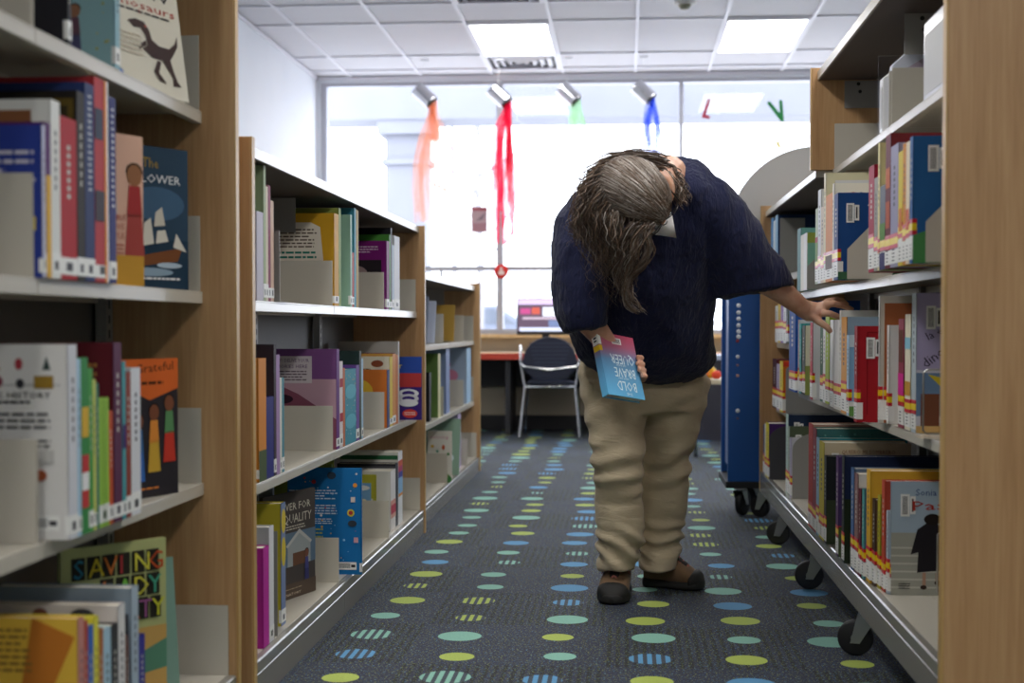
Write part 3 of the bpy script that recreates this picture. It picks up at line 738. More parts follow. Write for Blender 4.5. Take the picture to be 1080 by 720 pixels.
# ---- right unit, base shelf
PL = 'on the wheeled bookcase, bottom shelf'; zb_ = .2228
row(1, .617, zb_, PL, g_, [
 (805.3, 806.6, 448, .2, '28386a', '28386a', 'navy narrow book'), (806.7, 808, 447, .2, 'e4e0d4', 'e4e0d4', 'cream narrow book'),
 (808.2, 811, 446.5, .22, 'e0cc30', '4a2a68', 'purple book with yellow spine', dict(art=[('r', .3, 1, .86, .96, 'b02a5a')]))], stk=1)
yb = onx(811, 480, .617)[0]; bookend(.618, .88, yb-.02, zb_, .235, 'charcoal rounded bookend at the far end of the bottom shelf', C('3d3d42', .6, name='charcoal_plastic'), shape='arch')
row(1, .635, zb_, PL, g_, [
 (829.4, 831.5, 437, .27, 'b0c8c0', '22304a', 'dark navy wide book with a barcode', dict(bar=1)),
 (831.6, 833, 450, .25, '8a9a8a', '55604a', 'olive and black book beneath the navy one', dict(bar=1, art=[('r', 0, 1, .0, .84, '1c1a20')])),
 (833.2, 834.8, 462, .24, 'b8b0c8', 'c8c8d0', 'pale book with a moustached man in a black hat', dict(art=[('e', .55, .32, .16, .12, 'b8876a'), ('r', .36, .74, .4, .44, '1a1a1c'), ('r', .42, .68, .42, .56, '1a1a1c'), ('e', .55, .29, .09, .015, '1a1412'), ('r', .4, .7, .02, .2, '2a2a30')])),
], stk=1)
yb = onx(834.8, 480, .635)[0]; bookend(.636, .86, yb-.02, zb_, .25, 'grey bookend with an arched cut-out before the moustached man', SHELFD, shape='arch')
row(1, .606, zb_, PL, g_, [
 (853.4, 857.6, 447.5, .24, 'b83a34', 'c8a090', 'red patterned spined book', dict(spart=[('dots', 30, 3, ['f0e0d0', '4a1a1a'])])),
 (857.8, 861.4, 452, .26, '9a4048', '4f8a8a', 'teal speckled book', dict(art=[('dots', 90, 5, ['1c2a30', '7ac0c0'])])),
 (861.6, 864.4, 462, .27, '9cc4dc', '2f8f9a', 'teal covered wide book'),
 (864.6, 869.4, 467, .26, 'c8b83a', 'cfc0a2', 'cream book with small brown title', dict(bar=1, art=[('t', .2, .89, .06, 'QUIERO MI SOMBRERO', '8a5a3a', .62)])),
 (869.8, 872, 481, .26, '34383a', '262a2c', 'black book with a green meadow', dict(bar=3, art=[('r', 0, 1, 0, .5, '3f4a34'), ('p', [(.1, .6), (.3, .1), (.33, .1), (.13, .62)], '6f8a4a')])),
 (882.4, 884.8, 481, .26, '5a3a6a', '4c3a68', 'purple book with a cream tulip', dict(bar=1, art=[('r', 0, .5, 0, .3, '4a5a3a'), ('e', .15, .32, .09, .12, 'c8c4b8')])),
 (888.6, 891, 481, .34, '20262a', '1f2a48', 'wide navy book', dict(art=[('r', 0, .4, 0, .6, '26301f'), ('e', .12, .36, .04, .1, 'd0ccc0')], bar=1)),
], stk=1)
row(1, .640, zb_, PL, g_, [
 (898.2, 901, 494, .27, '4a6a9a', '5a6a80', 'blue grey narrow book', dict(X=.612)),
 (901.2, 905.4, 500, .2, '8a6a68', 'd0ccc8', 'mauve brown book', dict(X=.614)),
 (905.6, 908.4, 516, .2, '6a2034', '6a2034', 'burgundy short book', dict(X=.616)),
 (908.6, 912, 516, .2, '4f9a98', '4f7a98', 'teal lavender book', dict(X=.619, art=[('e', .4, .5, .2, .2, '4a3a80')])),
 (912.2, 918.6, 496.4, .25, 'e0b030', 'd8a838', 'wide golden yellow book', dict(X=.625)),
 (918.8, 923.6, 527, .2, '4a3428', '6a5040', 'dark brown spined book', dict(X=.63)),
 (923.8, 928.8, 523, .2, 'b8b030', '8a9a3a', 'yellow green spined book', dict(X=.636)),
 (929, 933.8, 507, .22, 'c8503a', 'b84a38', 'red orange spined book', dict(X=.64)),
 (933.9, 937.4, 539, .2, 'b8c4d0', 'c0ccd8', 'grey blue shorter book', dict(X=.644)),
 (937.6, 940, 507.5, .26, '9aaab8', 'a9bccb', 'large pale book with a black cloaked figure on steps', dict(X=.649, bar=1, art=[
   ('r', 0, 1, .0, .55, 'a8a89c'), ('p', [(.45, .5), (1, .5), (1, .85), (.8, .82), (.45, .62)], 'b4bcc2')] + [('r', 0, 1, .06+.07*k, .075+.07*k, 'c9c8bc') for k in range(6)] + [('r', .55+.09*k, .58+.09*k, .5, .72, '9aa4ac') for k in range(5)] + [
   ('p', [(.18, .36), (.24, .58), (.36, .66), (.48, .6), (.56, .4), (.48, .37), (.46, .22), (.24, .2), (.25, .38)], '232025'), ('e', .38, .67, .08, .05, '231c1a'),
   ('r', .29, .32, .07, .2, 'b8907a'), ('r', .41, .44, .12, .2, 'b8907a'), ('e', .3, .07, .03, .02, '3a2a24'), ('e', .43, .11, .03, .02, '3a2a24'),
   ('t', .22, .88, .085, 'Sonia So', '3a4a80', None), ('T', .18, .745, .12, 'Pasando', 'b03a30', .8, 3), ('T', .7, .6, .12, 'páginas', 'b03a30', None, 0), ('L', .07, .18, .05, .11, 3, '3a3a3a'), ('e', .8, .03, .2, .02, '6a7a3a')]))
], stk=1)
y9 = onx(946, 560, .66)[0]-.035; wire_bookend(.745, .95, y9, zb_, .165, 'bent wire bookend before the cloaked figure book')
# ---- topper
yb = onx(937.5, 110, .68)[0]
yb = onx(937.5, 110, .69)[0]; bookend(.69, .80, yb, 1.40, .15, 'short cream plate bookend on the top shelf of the wheeled bookcase', SHELF)
bookend(.69, .90, RT-.02, 1.40, .16, 'cream plate bookend at the far end of the top shelf', SHELF) if 0 else None
PLT = 'on the top shelf of the wheeled bookcase'
PLAST = C('dfe4ee', .08, name='clear_sleeve', spec=.9)
def bag(x0, x1, y0, y1, z, h, lab, c1, c2):
    """story kit: a clear hanging bag with a book inside"""
    t = thing('story_kit_bag', lab, 'book bag', ((x0+x1)/2, (y0+y1)/2, z+.001)); a, b = (x1-x0)/2, (y1-y0)/2
    m = MB(); m.prism([(-a, -b, 0), (a, -b, 0), (a, -b, h*.97), (a*.5, -b, h), (-a, -b, h*.72)], (0, 2*b, 0), K(c1, .12)); fixn(m.build('sleeve', t, bevel=.004))
    m = MB(); m.prism([(-a*.7, -b-.001, h*.1), (a*.75, -b-.001, h*.1), (a*.75, -b-.001, h*.8), (-a*.7, -b-.001, h*.62)], (0, .0006, 0), K(c2, .25)); m.build('insert_card', t)
    m = MB(); m.prism([(-a-.0006, -b*.9, h*.05), (-a-.0006, b*.9, h*.05), (-a-.0006, b*.9, h*.6), (-a-.0006, -b*.9, h*.6)], (.0006, 0, 0), K('a9a8a4', .3)); m.build('side_label', t)
y1_ = onx(972, 100, .69)[0]; bag(.69, .80, y1_-.28, y1_-.02, 1.40, .25, f'clear plastic book bag nearest the end panel {PLT}', 'c9c9cc', 'b4b0ae')
y1_ = onx(944, 70, .69)[0]; bag(.70, .80, yb+.012, yb+.05, 1.40, .235, f'pale book bag with a red corner {PLT}', 'd4d8e4', 'c2b4c4')
y1_ = onx(930, 100, .69)[0]; bag(.685, .79, yb+.07, yb+.11, 1.40, .2, f'white slanted book bag beside the acrylic sheet {PLT}', 'f0f0f2', 'f4f4f4')

ac = MB().box(0, .16, 0, .003, 0, .22, GLASS).build('acrylic_sheet', None, (.69, yb+.16, 1.4005)); tag(ac, 'clear acrylic sheet standing on the top shelf of the wheeled bookcase', 'acrylic sheet')
# ---- left nearest unit
gl_ = 'nonfiction books on the nearest left bookcase'
def faceout(px, py, Y, z, wd, h, t, spine, cover, label, group, art, **k):
    x, _ = ony(px, py, Y)
    return book(1, x, Y, Y+t, z+.0008, h, wd, spine, cover, label, group, art, **k)
PL = 'on the top left foreground shelf'; z1_ = U1Z[0]
row(-1, .925, z1_, PL, gl_, [
 (70, 74, -40, .22, '1c1c20', '2a2a30', 'black spined book'),
 (120, 125, -48, .22, '8fb8c4', '9cc6cc', 'pale teal book with yellow leaves and a girl', dict(art=[('dots', 26, 8, ['c9c070', 'b8b860']), ('fig', .62, .08, .5, '7a5a6a', '5a5a80', 'a87a60'), ('e', .1, .5, .12, .2, 'b8d4c8')])),
], sl=1)
yD = onx(150, 100, -1.0)[0]
cornered(-.925, 197, 110, z1_+.002, .28, .238, .012, 72, -8, 'e4ded0', 'e2dccb', f'cream cover book with a drawn dinosaur leaning back {PL}', gl_, [
 ('t', .12, .84, .135, 'DRAW', '1c1c20', .78), ('t', .1, .73, .1, 'Dinosaurs', 'b8352c', .84), ('L', .1, .9, .68, .72, 1, '4a4644'), ('T', .5, .685, .05, '5', 'c0392b', None, 0),
 ('p', [(.36, .60), (.45, .63), (.55, .62), (.6, .56), (.62, .48), (.7, .44), (.82, .44), (.9, .5), (.94, .58), (.93, .48), (.87, .4), (.82, .34), (.84, .26), (.88, .16), (.92, .12), (.82, .11), (.83, .18), (.76, .27), (.72, .32), (.6, .32), (.5, .38), (.56, .42), (.55, .5), (.5, .56), (.42, .55)], '4a3a38'),
 ('p', [(.55, .42), (.48, .38), (.44, .34), (.47, .41), (.54, .46)], '4a3a38'), ('e', .56, .585, .012, .01, 'c8503a'), ('p', [(.7, .3), (.66, .2), (.74, .12), (.66, .13), (.6, .2), (.66, .31)], '4a3a38'),
 ('e', .15, .12, .09, .05, '3a6ab0'), ('L', .1, .5, .3, .5, 5, 'cfc4b0')])
PL = 'on the second left foreground shelf'; z2_ = U1Z[1]
row(-1, .915, z2_, PL, gl_, [
 (43.6, 46.6, 131, .24, 'c9cbe4', '2d3f92', 'royal blue book with a yellow strip', dict(art=[('L', .05, .95, .55, .85, 5, 'c8c4d4'), ('L', .05, .9, .45, .52, 1, 'd07a2a'), ('p', [(0, .28), (.95, .31), (.95, .4), (0, .37)], 'e0c82a')])),
 (46.8, 52, 128, .2, '5a2a6a', '5a2a6a', 'purple and yellow spined book', dict(spart=[('r', 0, 1, 0, .66, 'e0b040')])),
 (52.4, 62, 104, .25, 'e6e6e2', 'deded8', 'white book with a brown label', dict(art=[('r', .55, .85, .87, .94, '8a5a3a'), ('e', .2, .88, .07, .035, 'a88a3a')])),
 (62.5, 79.4, 121, .2, 'b01a24', 'a81a22', 'bright red thick book'),
 (80, 88, 95, .26, '2a2622', '24201c', 'black book with gold ornament', dict(art=[('r', .55, .98, .7, .96, '5a4a1c'), ('r', .6, .93, .74, .92, '2a2412'), ('e', .8, .83, .08, .05, '8a7020')])),
 (88.4, 98, 86, .23, '2a3a6a', '2a3a6a', 'dark blue book with pale lettering', dict(spart=[('L', .3, .7, .45, .95, 16, 'c8ccd8')])),
 (98.4, 112.4, 80, .28, 'b8363c', 'a8343a', 'tall red book with grey picture band', dict(art=[('r', .0, .12, .82, .98, '20242c'), ('r', .35, .62, .8, .97, '707680'), ('e', .5, .9, .1, .05, '2a3038'), ('r', 0, .06, 0, 1, '303a5a')], spart=[('r', .72, .88, 0, 1, 'e89a4a'), ('r', .88, 1, 0, 1, 'eeeef4'), ('r', 0, .7, .3, .45, '38303a'), ('r', 0, .6, .7, .85, '303a50')])),
 (114.2, 120.8, 101, .22, '2c3170', '2c3170', 'navy thin book last of the row', dict(spart=[('L', .3, .7, .4, .95, 16, 'd8d8e4')])),
], sl=1)
yq = U1F-.16
cornered(-.925, 150, 302, z2_, .16, .285, .008, 62, 0, 'c89a5a', 'e0b49c', f'pale pink cover book with two drawn people {PL}', gl_, [
 ('fig', .5, .46, .4, 'd8d8e0', 'c8b8b0', '8a5a40'), ('fig', .86, .2, .62, 'a83a3a', 'a84a44', '9a6a4a'), ('t', .3, .43, .055, 'NOTABLE', 'b05a4a', .42), ('t', .34, .37, .055, 'NATIVE', 'b05a4a', .36), ('t', .34, .31, .055, 'PEOPLE', 'b05a4a', .36), ('L', .34, .7, .2, .28, 3, 'b05a4a'), ('r', 0, .5, 0, .12, '6a9a8a'), ('r', .5, 1, 0, .2, 'c8963a')])
cornered(-.932, 197, 306, z2_, .215, .295, .01, 60, 0, '2a3a4a', '2f4558', f'dark stormy sea cover book with a sailing ship {PL}', gl_, [
 ('r', 0, 1, 0, .35, '22384a'), ('e', .6, .6, .35, .12, '43607a'), ('t', .42, .85, .1, 'The', 'a88a3a', .2), ('t', .04, .745, .085, 'MAYFLOWER', 'e8e8e8', .86),
 ('p', [(.3, .22), (.92, .3), (.86, .2), (.4, .16)], '7a4a2a'), ('p', [(.42, .3), (.56, .32), (.52, .5), (.44, .46)], 'd8d2c4'), ('p', [(.58, .32), (.74, .34), (.7, .42), (.6, .41)], 'd8d2c4'), ('p', [(.56, .44), (.7, .45), (.66, .58), (.58, .54)], 'cfc8b8'), ('p', [(.8, .3), (.97, .27), (.84, .4)], 'd8d2c4'),
 ('e', .5, .12, .3, .03, '8aa0b0'), ('e', .75, .17, .16, .02, 'b0c0cc'), ('L', .3, .9, .06, .09, 1, 'e8e8e8')])
bookend(-1.14, onx(40, 250, -.92)[0] and -.915, U1J-.02, z2_, .135, 'short cream plate in front of the royal blue book', SHELF) if 0 else None
PL = 'on the third left foreground shelf'; z3_ = U1Z[2]
row(-1, .89, z3_, PL, gl_, [
 (71, 80, 363, .28, 'd4d6dc', 'dedcd8', 'large white history book with rows of pictures', dict(bar=2, art=[
   ('r', .0, .95, .79, .795, '9a9a9a'), ('p', [(.38, .87), (.52, .87), (.45, .93)], 'a8702a'), ('e', .65, .9, .028, .03, 'b04048'), ('p', [(.82, .87), (.88, .87), (.85, .94)], '3a4a44'), ('e', .5, .81, .035, .03, '8a3a4a'), ('e', .66, .8, .03, .025, '3a3a40'), ('r', .76, .9, .775, .84, '9a7a30'), ('e', .35, .8, .05, .04, 'b0b0b0'),
   ('t', .3, .725, .045, 'BLACK HISTORY', '1c1c20', .58), ('L', .3, .75, .69, .72, 1, '4a4a4a'), ('L', .05, .9, .56, .66, 3, '6a6a6a'), ('L', .05, .9, .44, .52, 3, '6a6a6a'), ('r', 0, .9, .39, .46, 'c4c2be'), ('e', .62, .33, .08, .04, '3a7a7a'), ('e', .55, .25, .09, .04, '8a4a34'), ('e', .8, .33, .05, .03, 'a85a3a'), ('e', .6, .15, .1, .03, '7a2a2a')])),
 (80.4, 84, 378, .22, 'a8cce0', 'a8cce0', 'light blue narrow book'),
 (84.4, 92, 377, .22, '3a8a4a', '3a8a4a', 'green book with red and white bands', dict(spart=[('r', 0, 1, .15, .25, 'c03a3a'), ('r', 0, 1, .25, .35, 'eeeeee'), ('r', 0, 1, .35, .45, 'c03a3a'), ('r', 0, 1, .55, .72, 'd8b03a')])),
 (92.2, 97, 388, .2, '4a9a4a', '4a9a4a', 'mid green narrow book'),
 (97.2, 100.4, 400, .2, 'c8cc6a', 'c8cc6a', 'pale yellow green narrow book'), (100.6, 103.4, 404, .2, '3a7a6a', '3a7a6a', 'bottle green narrow book'),
 (103.6, 113.6, 420, .18, '9cc84a', '98c048', 'lime green short book', dict(spart=[('r', .3, .36, 0, 1, '5a8a2a'), ('r', .6, .66, 0, 1, '5a8a2a')])),
 (114, 118, 433, .16, 'c0502a', '6a7a80', 'landscape cover small book', dict(art=[('r', 0, 1, 0, .4, '6a6458'), ('e', .5, .5, .3, .12, '3a3a30'), ('r', 0, 1, .75, 1, '9ab4c4')])),
 (119, 127, 361, .27, '5a2a4a', '5a1a24', 'maroon book with gold lettering', dict(art=[('L', .45, .9, .5, .9, 8, '9a6a3a')])),
 (128, 131.6, 381, .22, '4a9aa0', '4a9aa0', 'turquoise and violet narrow book', dict(spart=[('r', 0, 1, .45, .6, '3a2a6a')])),
 (132, 136.8, 392, .22, '8a3a2a', '8a3a2a', 'rust red narrow book'),
 (137.2, 147, 388, .22, 'd8dade', 'c8ccd4', 'pale silver book last of the row'),
], sl=1)
cornered(-.925, 186, 511, z3_, .30, .278, .01, 70, 0, 'c8602a', '2f2c30', f'orange topped cover book with a crowd of painted people {PL}', gl_, [
 ('p', [(0, .78), (.2, .72), (.45, .8), (.7, .7), (1, .78), (1, 1), (0, 1)], 'd4652c'), ('T', .1, .87, .09, 'We Are Grateful', '3a2a18', .85, 3), ('L', .15, .85, .8, .85, 1, '4a2a18')] +
 [('fig', .1+.16*k, .12+.06*((k*7) % 3), .5, ['c8963a', 'd8d4c8', 'a83a34', '3a6a9a', 'd88a3a', '5a8a5a'][k], ['3a4a8a', 'c04a2c', '7a2a4a', '3a6ab0', 'c8a03a', 'c03a2c'][k], '7a4a34') for k in range(6)] + [('L', .2, .8, .05, .08, 1, 'c87a3a')])
PL = 'on the bottom left foreground shelf'; z4_ = .1125
row(-1, .87, z4_, PL, gl_, [
 (82, 88, 652, .26, 'c88a80', 'd8b040', 'yellow and orange sunburst cover book', dict(art=[('p', [(.5, 0), (.2, 1), (.42, 1)], 'b06a20'), ('p', [(.5, 0), (.7, 1), (.98, .9)], 'b87028'), ('p', [(.5, 0), (1, .5), (1, .2)], 'b06a20'), ('p', [(.5, 0), (0, .9), (0, .6)], 'b87028'), ('L', .05, .7, .7, .95, 7, '8a6a30')])),
 (88.3, 92, 655, .2, 'b04a3a', 'c8b088', 'tomato red spined book'), (92.3, 97.6, 661, .2, '3a6ab8', 'a8b4c8', 'mid blue spined book'),
 (98, 103, 651, .27, 'e0d84a', 'd8cc3a', 'tall yellow edged book'),
 (103.4, 108, 664, .17, 'a8683a', 'b06a3a', 'brown short book'), (108.3, 116, 664, .17, 'a8c8d8', 'b4ccd4', 'powder blue short book'),
 (117, 123.6, 660, .24, '3a3a3c', '34343a', 'charcoal book'),
 (124, 131, 638.6, .28, 'd8d6d4', 'd0c8c4', 'large white book with dark shapes along its top', dict(art=[('e', .45, .93, .06, .05, '7a4a44'), ('e', .75, .93, .09, .05, '3a3a40'), ('r', 0, 1, 0, .86, '46444a')])),
 (132, 134.6, 670, .2, '6a4438', '6a4438', 'brown narrow book'),
 (138, 145, 620, .3, 'a8b8c4', '8d9ca8', 'tall grey blue book', dict(art=[('r', 0, .98, .0, .85, '3a4048'), ('L', .3, .7, .9, .93, 1, '5a6a78')])),
 (146, 152, 671, .2, '34308a', '34308a', 'indigo narrow book'),
], sl=1)
cornered(-.92, 174, 727, z4_, .23, .345, .012, 52, 0, 'b8c08a', 'b4b87c', f'angled green book with coloured block letters {PL}', gl_, [
 ('r', 0, 1, 0, .5, 'c8a05a'), ('p', [(.5, .3), (1, .42), (1, .25), (.55, .22)], '5a8a70')] +
 [('r', .09+.142*i, .215+.142*i, .82, .945, '2c2a22') for i in range(6)] + [('r', .35+.15*i, .48+.15*i, .685, .81, '2c2a22') for i in range(4)] + [('r', .08+.125*i, .19+.125*i, .55, .675, '2c2a22') for i in range(7)] + [('t', .10+.142*i, .83, .15, ch, c, None) for i, (ch, c) in enumerate(zip('SAVING', ['3a8aa0', 'e0c83a', 'd87a3a', 'a83a3a', 'd8d04a', 'c0502a']))] +
 [('t', .36+.15*i, .695, .15, ch, c, None) for i, (ch, c) in enumerate(zip('LADY', ['d87a3a', '7ac04a', 'd8d04a', '4aa080']))] +
 [('t', .09+.125*i, .56, .15, ch, c, None) for i, (ch, c) in enumerate(zip('LIBERTY', ['3a8aa0', 'e0c83a', 'a83a3a', 'd8d04a', 'd87a3a', '9a5a8a', 'c8c83a']))] +
 [('fig', .5, .1, .4, '24242a', '24242a', '6a4a3a')])
cornered(-.92, 189, 712, z4_, .17, .29, .008, 62, -4, '9ab8a8', '7a9a8c', f'small green book behind the block letter book {PL}', gl_, [('fig', .6, .0, .85, 'a83a44', 'a8343c', '8a5a40')])

# ---- left middle unit
gm_ = 'children books on the low left bookcase'
PL = 'on the upper shelf, low bookcase'; za = .942
row(-1, .885, za, PL, gm_, [
 (270, 277, 222, .24, 'c8c4d4', 'c8c4d4', 'pale lavender spined book'),
 (277.2, 279.6, 174, .26, 'a8b890', '9ab088', 'tall sage green book'),
 (279.8, 282, 196, .22, 'e0d4c0', 'e0d4c0', 'cream thin book'), (282.1, 284.6, 195, .22, '8a3050', '8a3050', 'plum red thin book'), (284.8, 288, 211, .2, 'd8b8a0', 'c03048', 'peach and red thin book'),
 (352, 356.6, 224.5, .25, 'd8a020', 'd8a428', 'golden yellow book with a white text panel', dict(art=[('p', [(0, .02), (.82, .02), (.86, .5), (.82, .85), (.7, .9), (0, .9)], 'e6dccc'), ('L', .02, .78, .62, .84, 6, '6a5a50'), ('L', .02, .78, .5, .6, 2, '2a7a6a'), ('L', .02, .6, .35, .48, 3, '8a7a70'), ('L', .05, .75, .3, .34, 1, '7a2a5a'), ('e', .7, .2, .05, .04, '4a2a20')])),
 (356.8, 359, 219, .28, '8aa04a', '8f9a4a', 'olive tall book behind the golden one'),
 (369, 370.8, 226, .2, 'a8ccb8', '9cc4ac', 'mint green book with a pale leafy swirl', dict(art=[('e', .35, .4, .3, .3, 'b4d0bc'), ('e', .3, .42, .18, .2, '8ab89c')])),
 (371, 373, 266, .18, 'b83a3a', 'c04a4a', 'small red thin book'),
 (373.2, 375, 219, .24, '4a9ab0', '4a9ab0', 'turquoise tall book'), (375.2, 377.6, 221, .24, 'b0903a', '5a1a44', 'maroon book with gold speckled spine'),
 (407.4, 410, 253.7, .25, '7a1a6a', '7a1c70', 'magenta purple book with a grey animal photo', dict(art=[('L', .3, .9, .82, .93, 3, 'd8b8d0'), ('r', .3, .92, .42, .72, '2a2428'), ('e', .5, .52, .2, .12, 'a08a88')])),
 (410.2, 411.6, 247, .27, '4a8a3a', '4a8a3a', 'green banded book behind the purple one'), (411.7, 413, 240, .28, '2a2a30', '24242a', 'black tall book'),
 (413.2, 415.2, 258, .2, 'b8c8d8', 'a8b4b0', 'pale blue thin book'), (415.4, 421, 248, .22, 'e2e4e8', 'e2e4e8', 'white thick book at the far end'),
], sl=1, smark=0)
yb = onx(291, 300, -.885)[0]; bookend(-.885-.14, -.875, yb, za, .18, 'grey rounded bookend beside the peach and red book', SHELFD, shape='rect')
PL = 'on the middle shelf, low bookcase'; zm = .5015
row(-1, .885, zm, PL, gm_, [
 (272, 280, 378, .22, 'd88a34', 'd88a34', 'orange spined book', dict(spart=[('r', 0, 1, 0, .25, '4a5a34')])),
 (280.4, 288, 419, .18, '262a7a', '2a2f80', 'navy short book'),
 (288.2, 290.6, 363, .26, '3a3038', '3a3038', 'dark charcoal tall book'), (290.8, 294.4, 374, .23, 'a888b8', 'a888b8', 'lavender spined book'),
 (294.6, 296.6, 398, .2, 'e0e0d4', 'e0e0d4', 'cream thin book'), (296.8, 299, 398, .2, '4a8a9a', '4a8a9a', 'sea blue thin book'),
 (354.4, 357.4, 368, .27, '6a3080', '7d4f86', 'purple book with a sunset mountain photo', dict(art=[('r', 0, 1, 0, .7, 'c09aa8'), ('p', [(0, 0), (1, 0), (1, .3), (.5, .55), (.3, .62), (0, .5)], '8a4f62'), ('e', .25, .5, .18, .05, '3a2030'), ('e', .35, .28, .3, .07, '2a1a24'), ('p', [(0, .66), (.68, .66), (.68, .93), (0, .93)], 'cfc4c8'), ('t', .08, .87, .05, 'MIGHTY? DELIVE YOUR', '5a2a6a', .56), ('t', .12, .81, .05, 'MEMORIES HERE', '5a2a6a', .5), ('L', .04, .62, .68, .79, 4, '6a5a64')])),
 (357.6, 361, 381, .2, 'e6dcdc', 'e0d0d0', 'white spined book with red marks', dict(spart=[('r', 0, 1, .3, .4, 'b02a3a'), ('r', 0, 1, .7, .8, 'b02a3a')])),
 (361.2, 363.4, 388, .2, 'c8703a', 'c8703a', 'burnt orange thin book'),
 (363.6, 375, 390, .22, '3a96ac', '3a96ac', 'turquoise patterned thick book', dict(spart=[('dots', 60, 4, ['d8ecf0', 'e0b040']), ('e', .5, .7, .5, .1, '5ab4c8'), ('e', .5, .3, .5, .1, '5ab4c8')])),
 (375.2, 378.4, 385, .23, '6a4a9a', '6a4a9a', 'violet spined book'),
 (378.6, 380.6, 370, .27, '34423c', '2a3c3c', 'dark green tall book'), (380.8, 382.6, 378, .24, 'a8c8dc', 'a8c8dc', 'baby blue thin book'),
 (408.2, 410.6, 390, .22, '3a4a80', 'd87a34', 'orange book with a round yellow blob', dict(art=[('e', .5, .62, .26, .22, 'e8c040'), ('e', .05, .5, .2, .3, 'c8dcd4')])),
 (410.8, 413.6, 376, .24, 'e0c43a', 'e2dcc8', 'cream book with a yellow spine', dict(art=[('L', .2, .7, .76, .84, 2, '4a4a3a'), ('e', .8, .9, .1, .05, '8a4a30'), ('L', .4, .8, .6, .68, 2, 'a03a3a')])),
 (413.8, 417, 373, .25, 'd89040', 'd8a050', 'amber spined book'), (417.2, 419.4, 374, .24, 'c87030', 'd8a040', 'copper spined book'),
 (419.5, 420.8, 360, .32, 'b8b8b4', 'b0aca8', 'wide grey book behind the row', dict(art=[('r', .3, .95, .72, .86, '5a3a70')])),
], sl=1, smark=0)
faceout(414, 420, U2F-.30, zm, .118, .255, .014, '2a3f90', '3a2470', f'blue, red and purple cover book with white coils {PL}', gm_, [
 ('r', 0, 1, .72, 1, '2a4a9c'), ('r', 0, 1, .52, .74, 'b03a3a'), ('t', .1, .82, .12, 'ur', 'e0c83a', None), ('e', .55, .42, .36, .07, 'd8d8dc'), ('e', .55, .42, .22, .04, '3a2470'), ('e', .55, .34, .36, .07, 'c8c8cc'), ('e', .55, .34, .22, .035, '3a2470'), ('e', .55, .27, .34, .06, 'd8d8dc'), ('e', .6, .1, .26, .07, 'c8403a'), ('L', .4, .8, .07, .13, 2, 'e8c8c0')])
PL = 'on the base shelf, low bookcase'; zl = .0998
row(-1, .872, zl, PL, gm_, [
 (277, 283, 578, .16, 'c030a0', 'b83098', 'magenta short book'), (283.3, 288, 556, .18, 'e4e4e8', 'b0b4b8', 'clear sleeved pale grey book'),
], sl=1, smark=0)
yb = onx(292.5, 600, -.872)[0]; bookend(-1.0, -.872, yb, zl, .265, 'tall grey plate bookend beside the magenta book', SHELFD, shape='rect')
row(-1, .89, zl, PL, gm_, [
 (296, 300.4, 531, .22, '7a8ab0', 'c8b83a', 'yellow and blue cartoon spined book', dict(spart=[('e', .5, .6, .5, .12, 'd8c03a'), ('e', .5, .85, .5, .1, 'd8c03a')])),
 (411.6, 416.8, 497, .27, 'e4e0dc', 'e0deda', 'white book with pink and red bands', dict(spart=[('r', 0, 1, .42, .5, 'd89a8a'), ('r', 0, 1, .27, .42, 'c03048'), ('r', 0, 1, .2, .27, 'd8a090')])),
 (417, 419.4, 489, .29, '2c2c34', '26262c', 'black tall book behind the white one', dict(art=[('r', 0, 1, .9, .97, '4a4a4e')])),
 (419.6, 424, 477, .30, 'e6e6e6', 'dcdcd4', 'tall white book with rainbow blocks on the spine', dict(art=[('r', 0, 1, .9, .96, '2f6a48')], spart=[('r', 0, 1, .8, .88, 'c8502a'), ('r', 0, 1, .72, .8, 'b03060'), ('r', 0, 1, .64, .72, '3a3a9a'), ('r', 0, 1, .42, .64, '8ab8dc'), ('r', 0, 1, .38, .42, 'e0953a')])),
], sl=1, smark=0)
x9, y9 = ony(357, 600, J[1]+.08)[0], J[1]+.05
book(-1, -.930, J[1]+.06, J[1]+.07, zl, .225, .22, 'b8b430', 'b4b03a', f'lime book with comic penguins panels {PL}', gm_, [('r', .42, .95, .0, .6, 'd4ccc0'), ('r', .46, .92, .28, .86, '7aa8cc'), ('e', .56, .5, .06, .12, 'e0d8b0'), ('e', .8, .48, .06, .12, 'e0d8b0'), ('r', .2, .42, .4, .86, '5a8ab0'), ('e', .7, .78, .2, .05, 'eeeee8')])
yS = onx(381, 560, -.826)[0]
book(-1, -.826, yS, yS+.012, zl, .335, .235, '1f70b0', '1f74b4', f'bright blue science book sticking out over the shelf lip {PL}', gm_, [
 ('L', .02, .68, .70, .80, 4, 'cfe0ec'), ('L', .02, .68, .56, .66, 4, 'cfe0ec'), ('L', .02, .62, .47, .53, 3, 'cfe0ec'), ('L', .02, .5, .3, .44, 4, 'a8b060'), ('dots', 46, 11, ['e8e8e8', 'e0b040', 'd04a4a', '8ac4e8']), ('e', .6, .93, .06, .035, '3a4a5a'), ('e', .86, .58, .05, .035, 'd8c84a'), ('e', .86, .58, .03, .02, 'b03a3a'), ('e', .88, .48, .06, .03, '38404a'), ('r', .86, .92, .68, .73, 'e0d4cc'), ('e', .36, .87, .03, .02, 'd04040'), ('r', .9, .96, .3, .35, 'd8a8b0'), ('e', .92, .84, .03, .02, 'e09a3a'), ('e', .65, .2, .05, .03, '2a2a3a')], bar=2, sl=1)
book(-1, -.955, J[0]+.30, J[0]+.31, zl, .33, .19, '8a9a3a', 'a09a3c', f'olive wide book behind the blue science book {PL}', gm_, [('r', 0, .9, .9, .96, 'c8783a')])
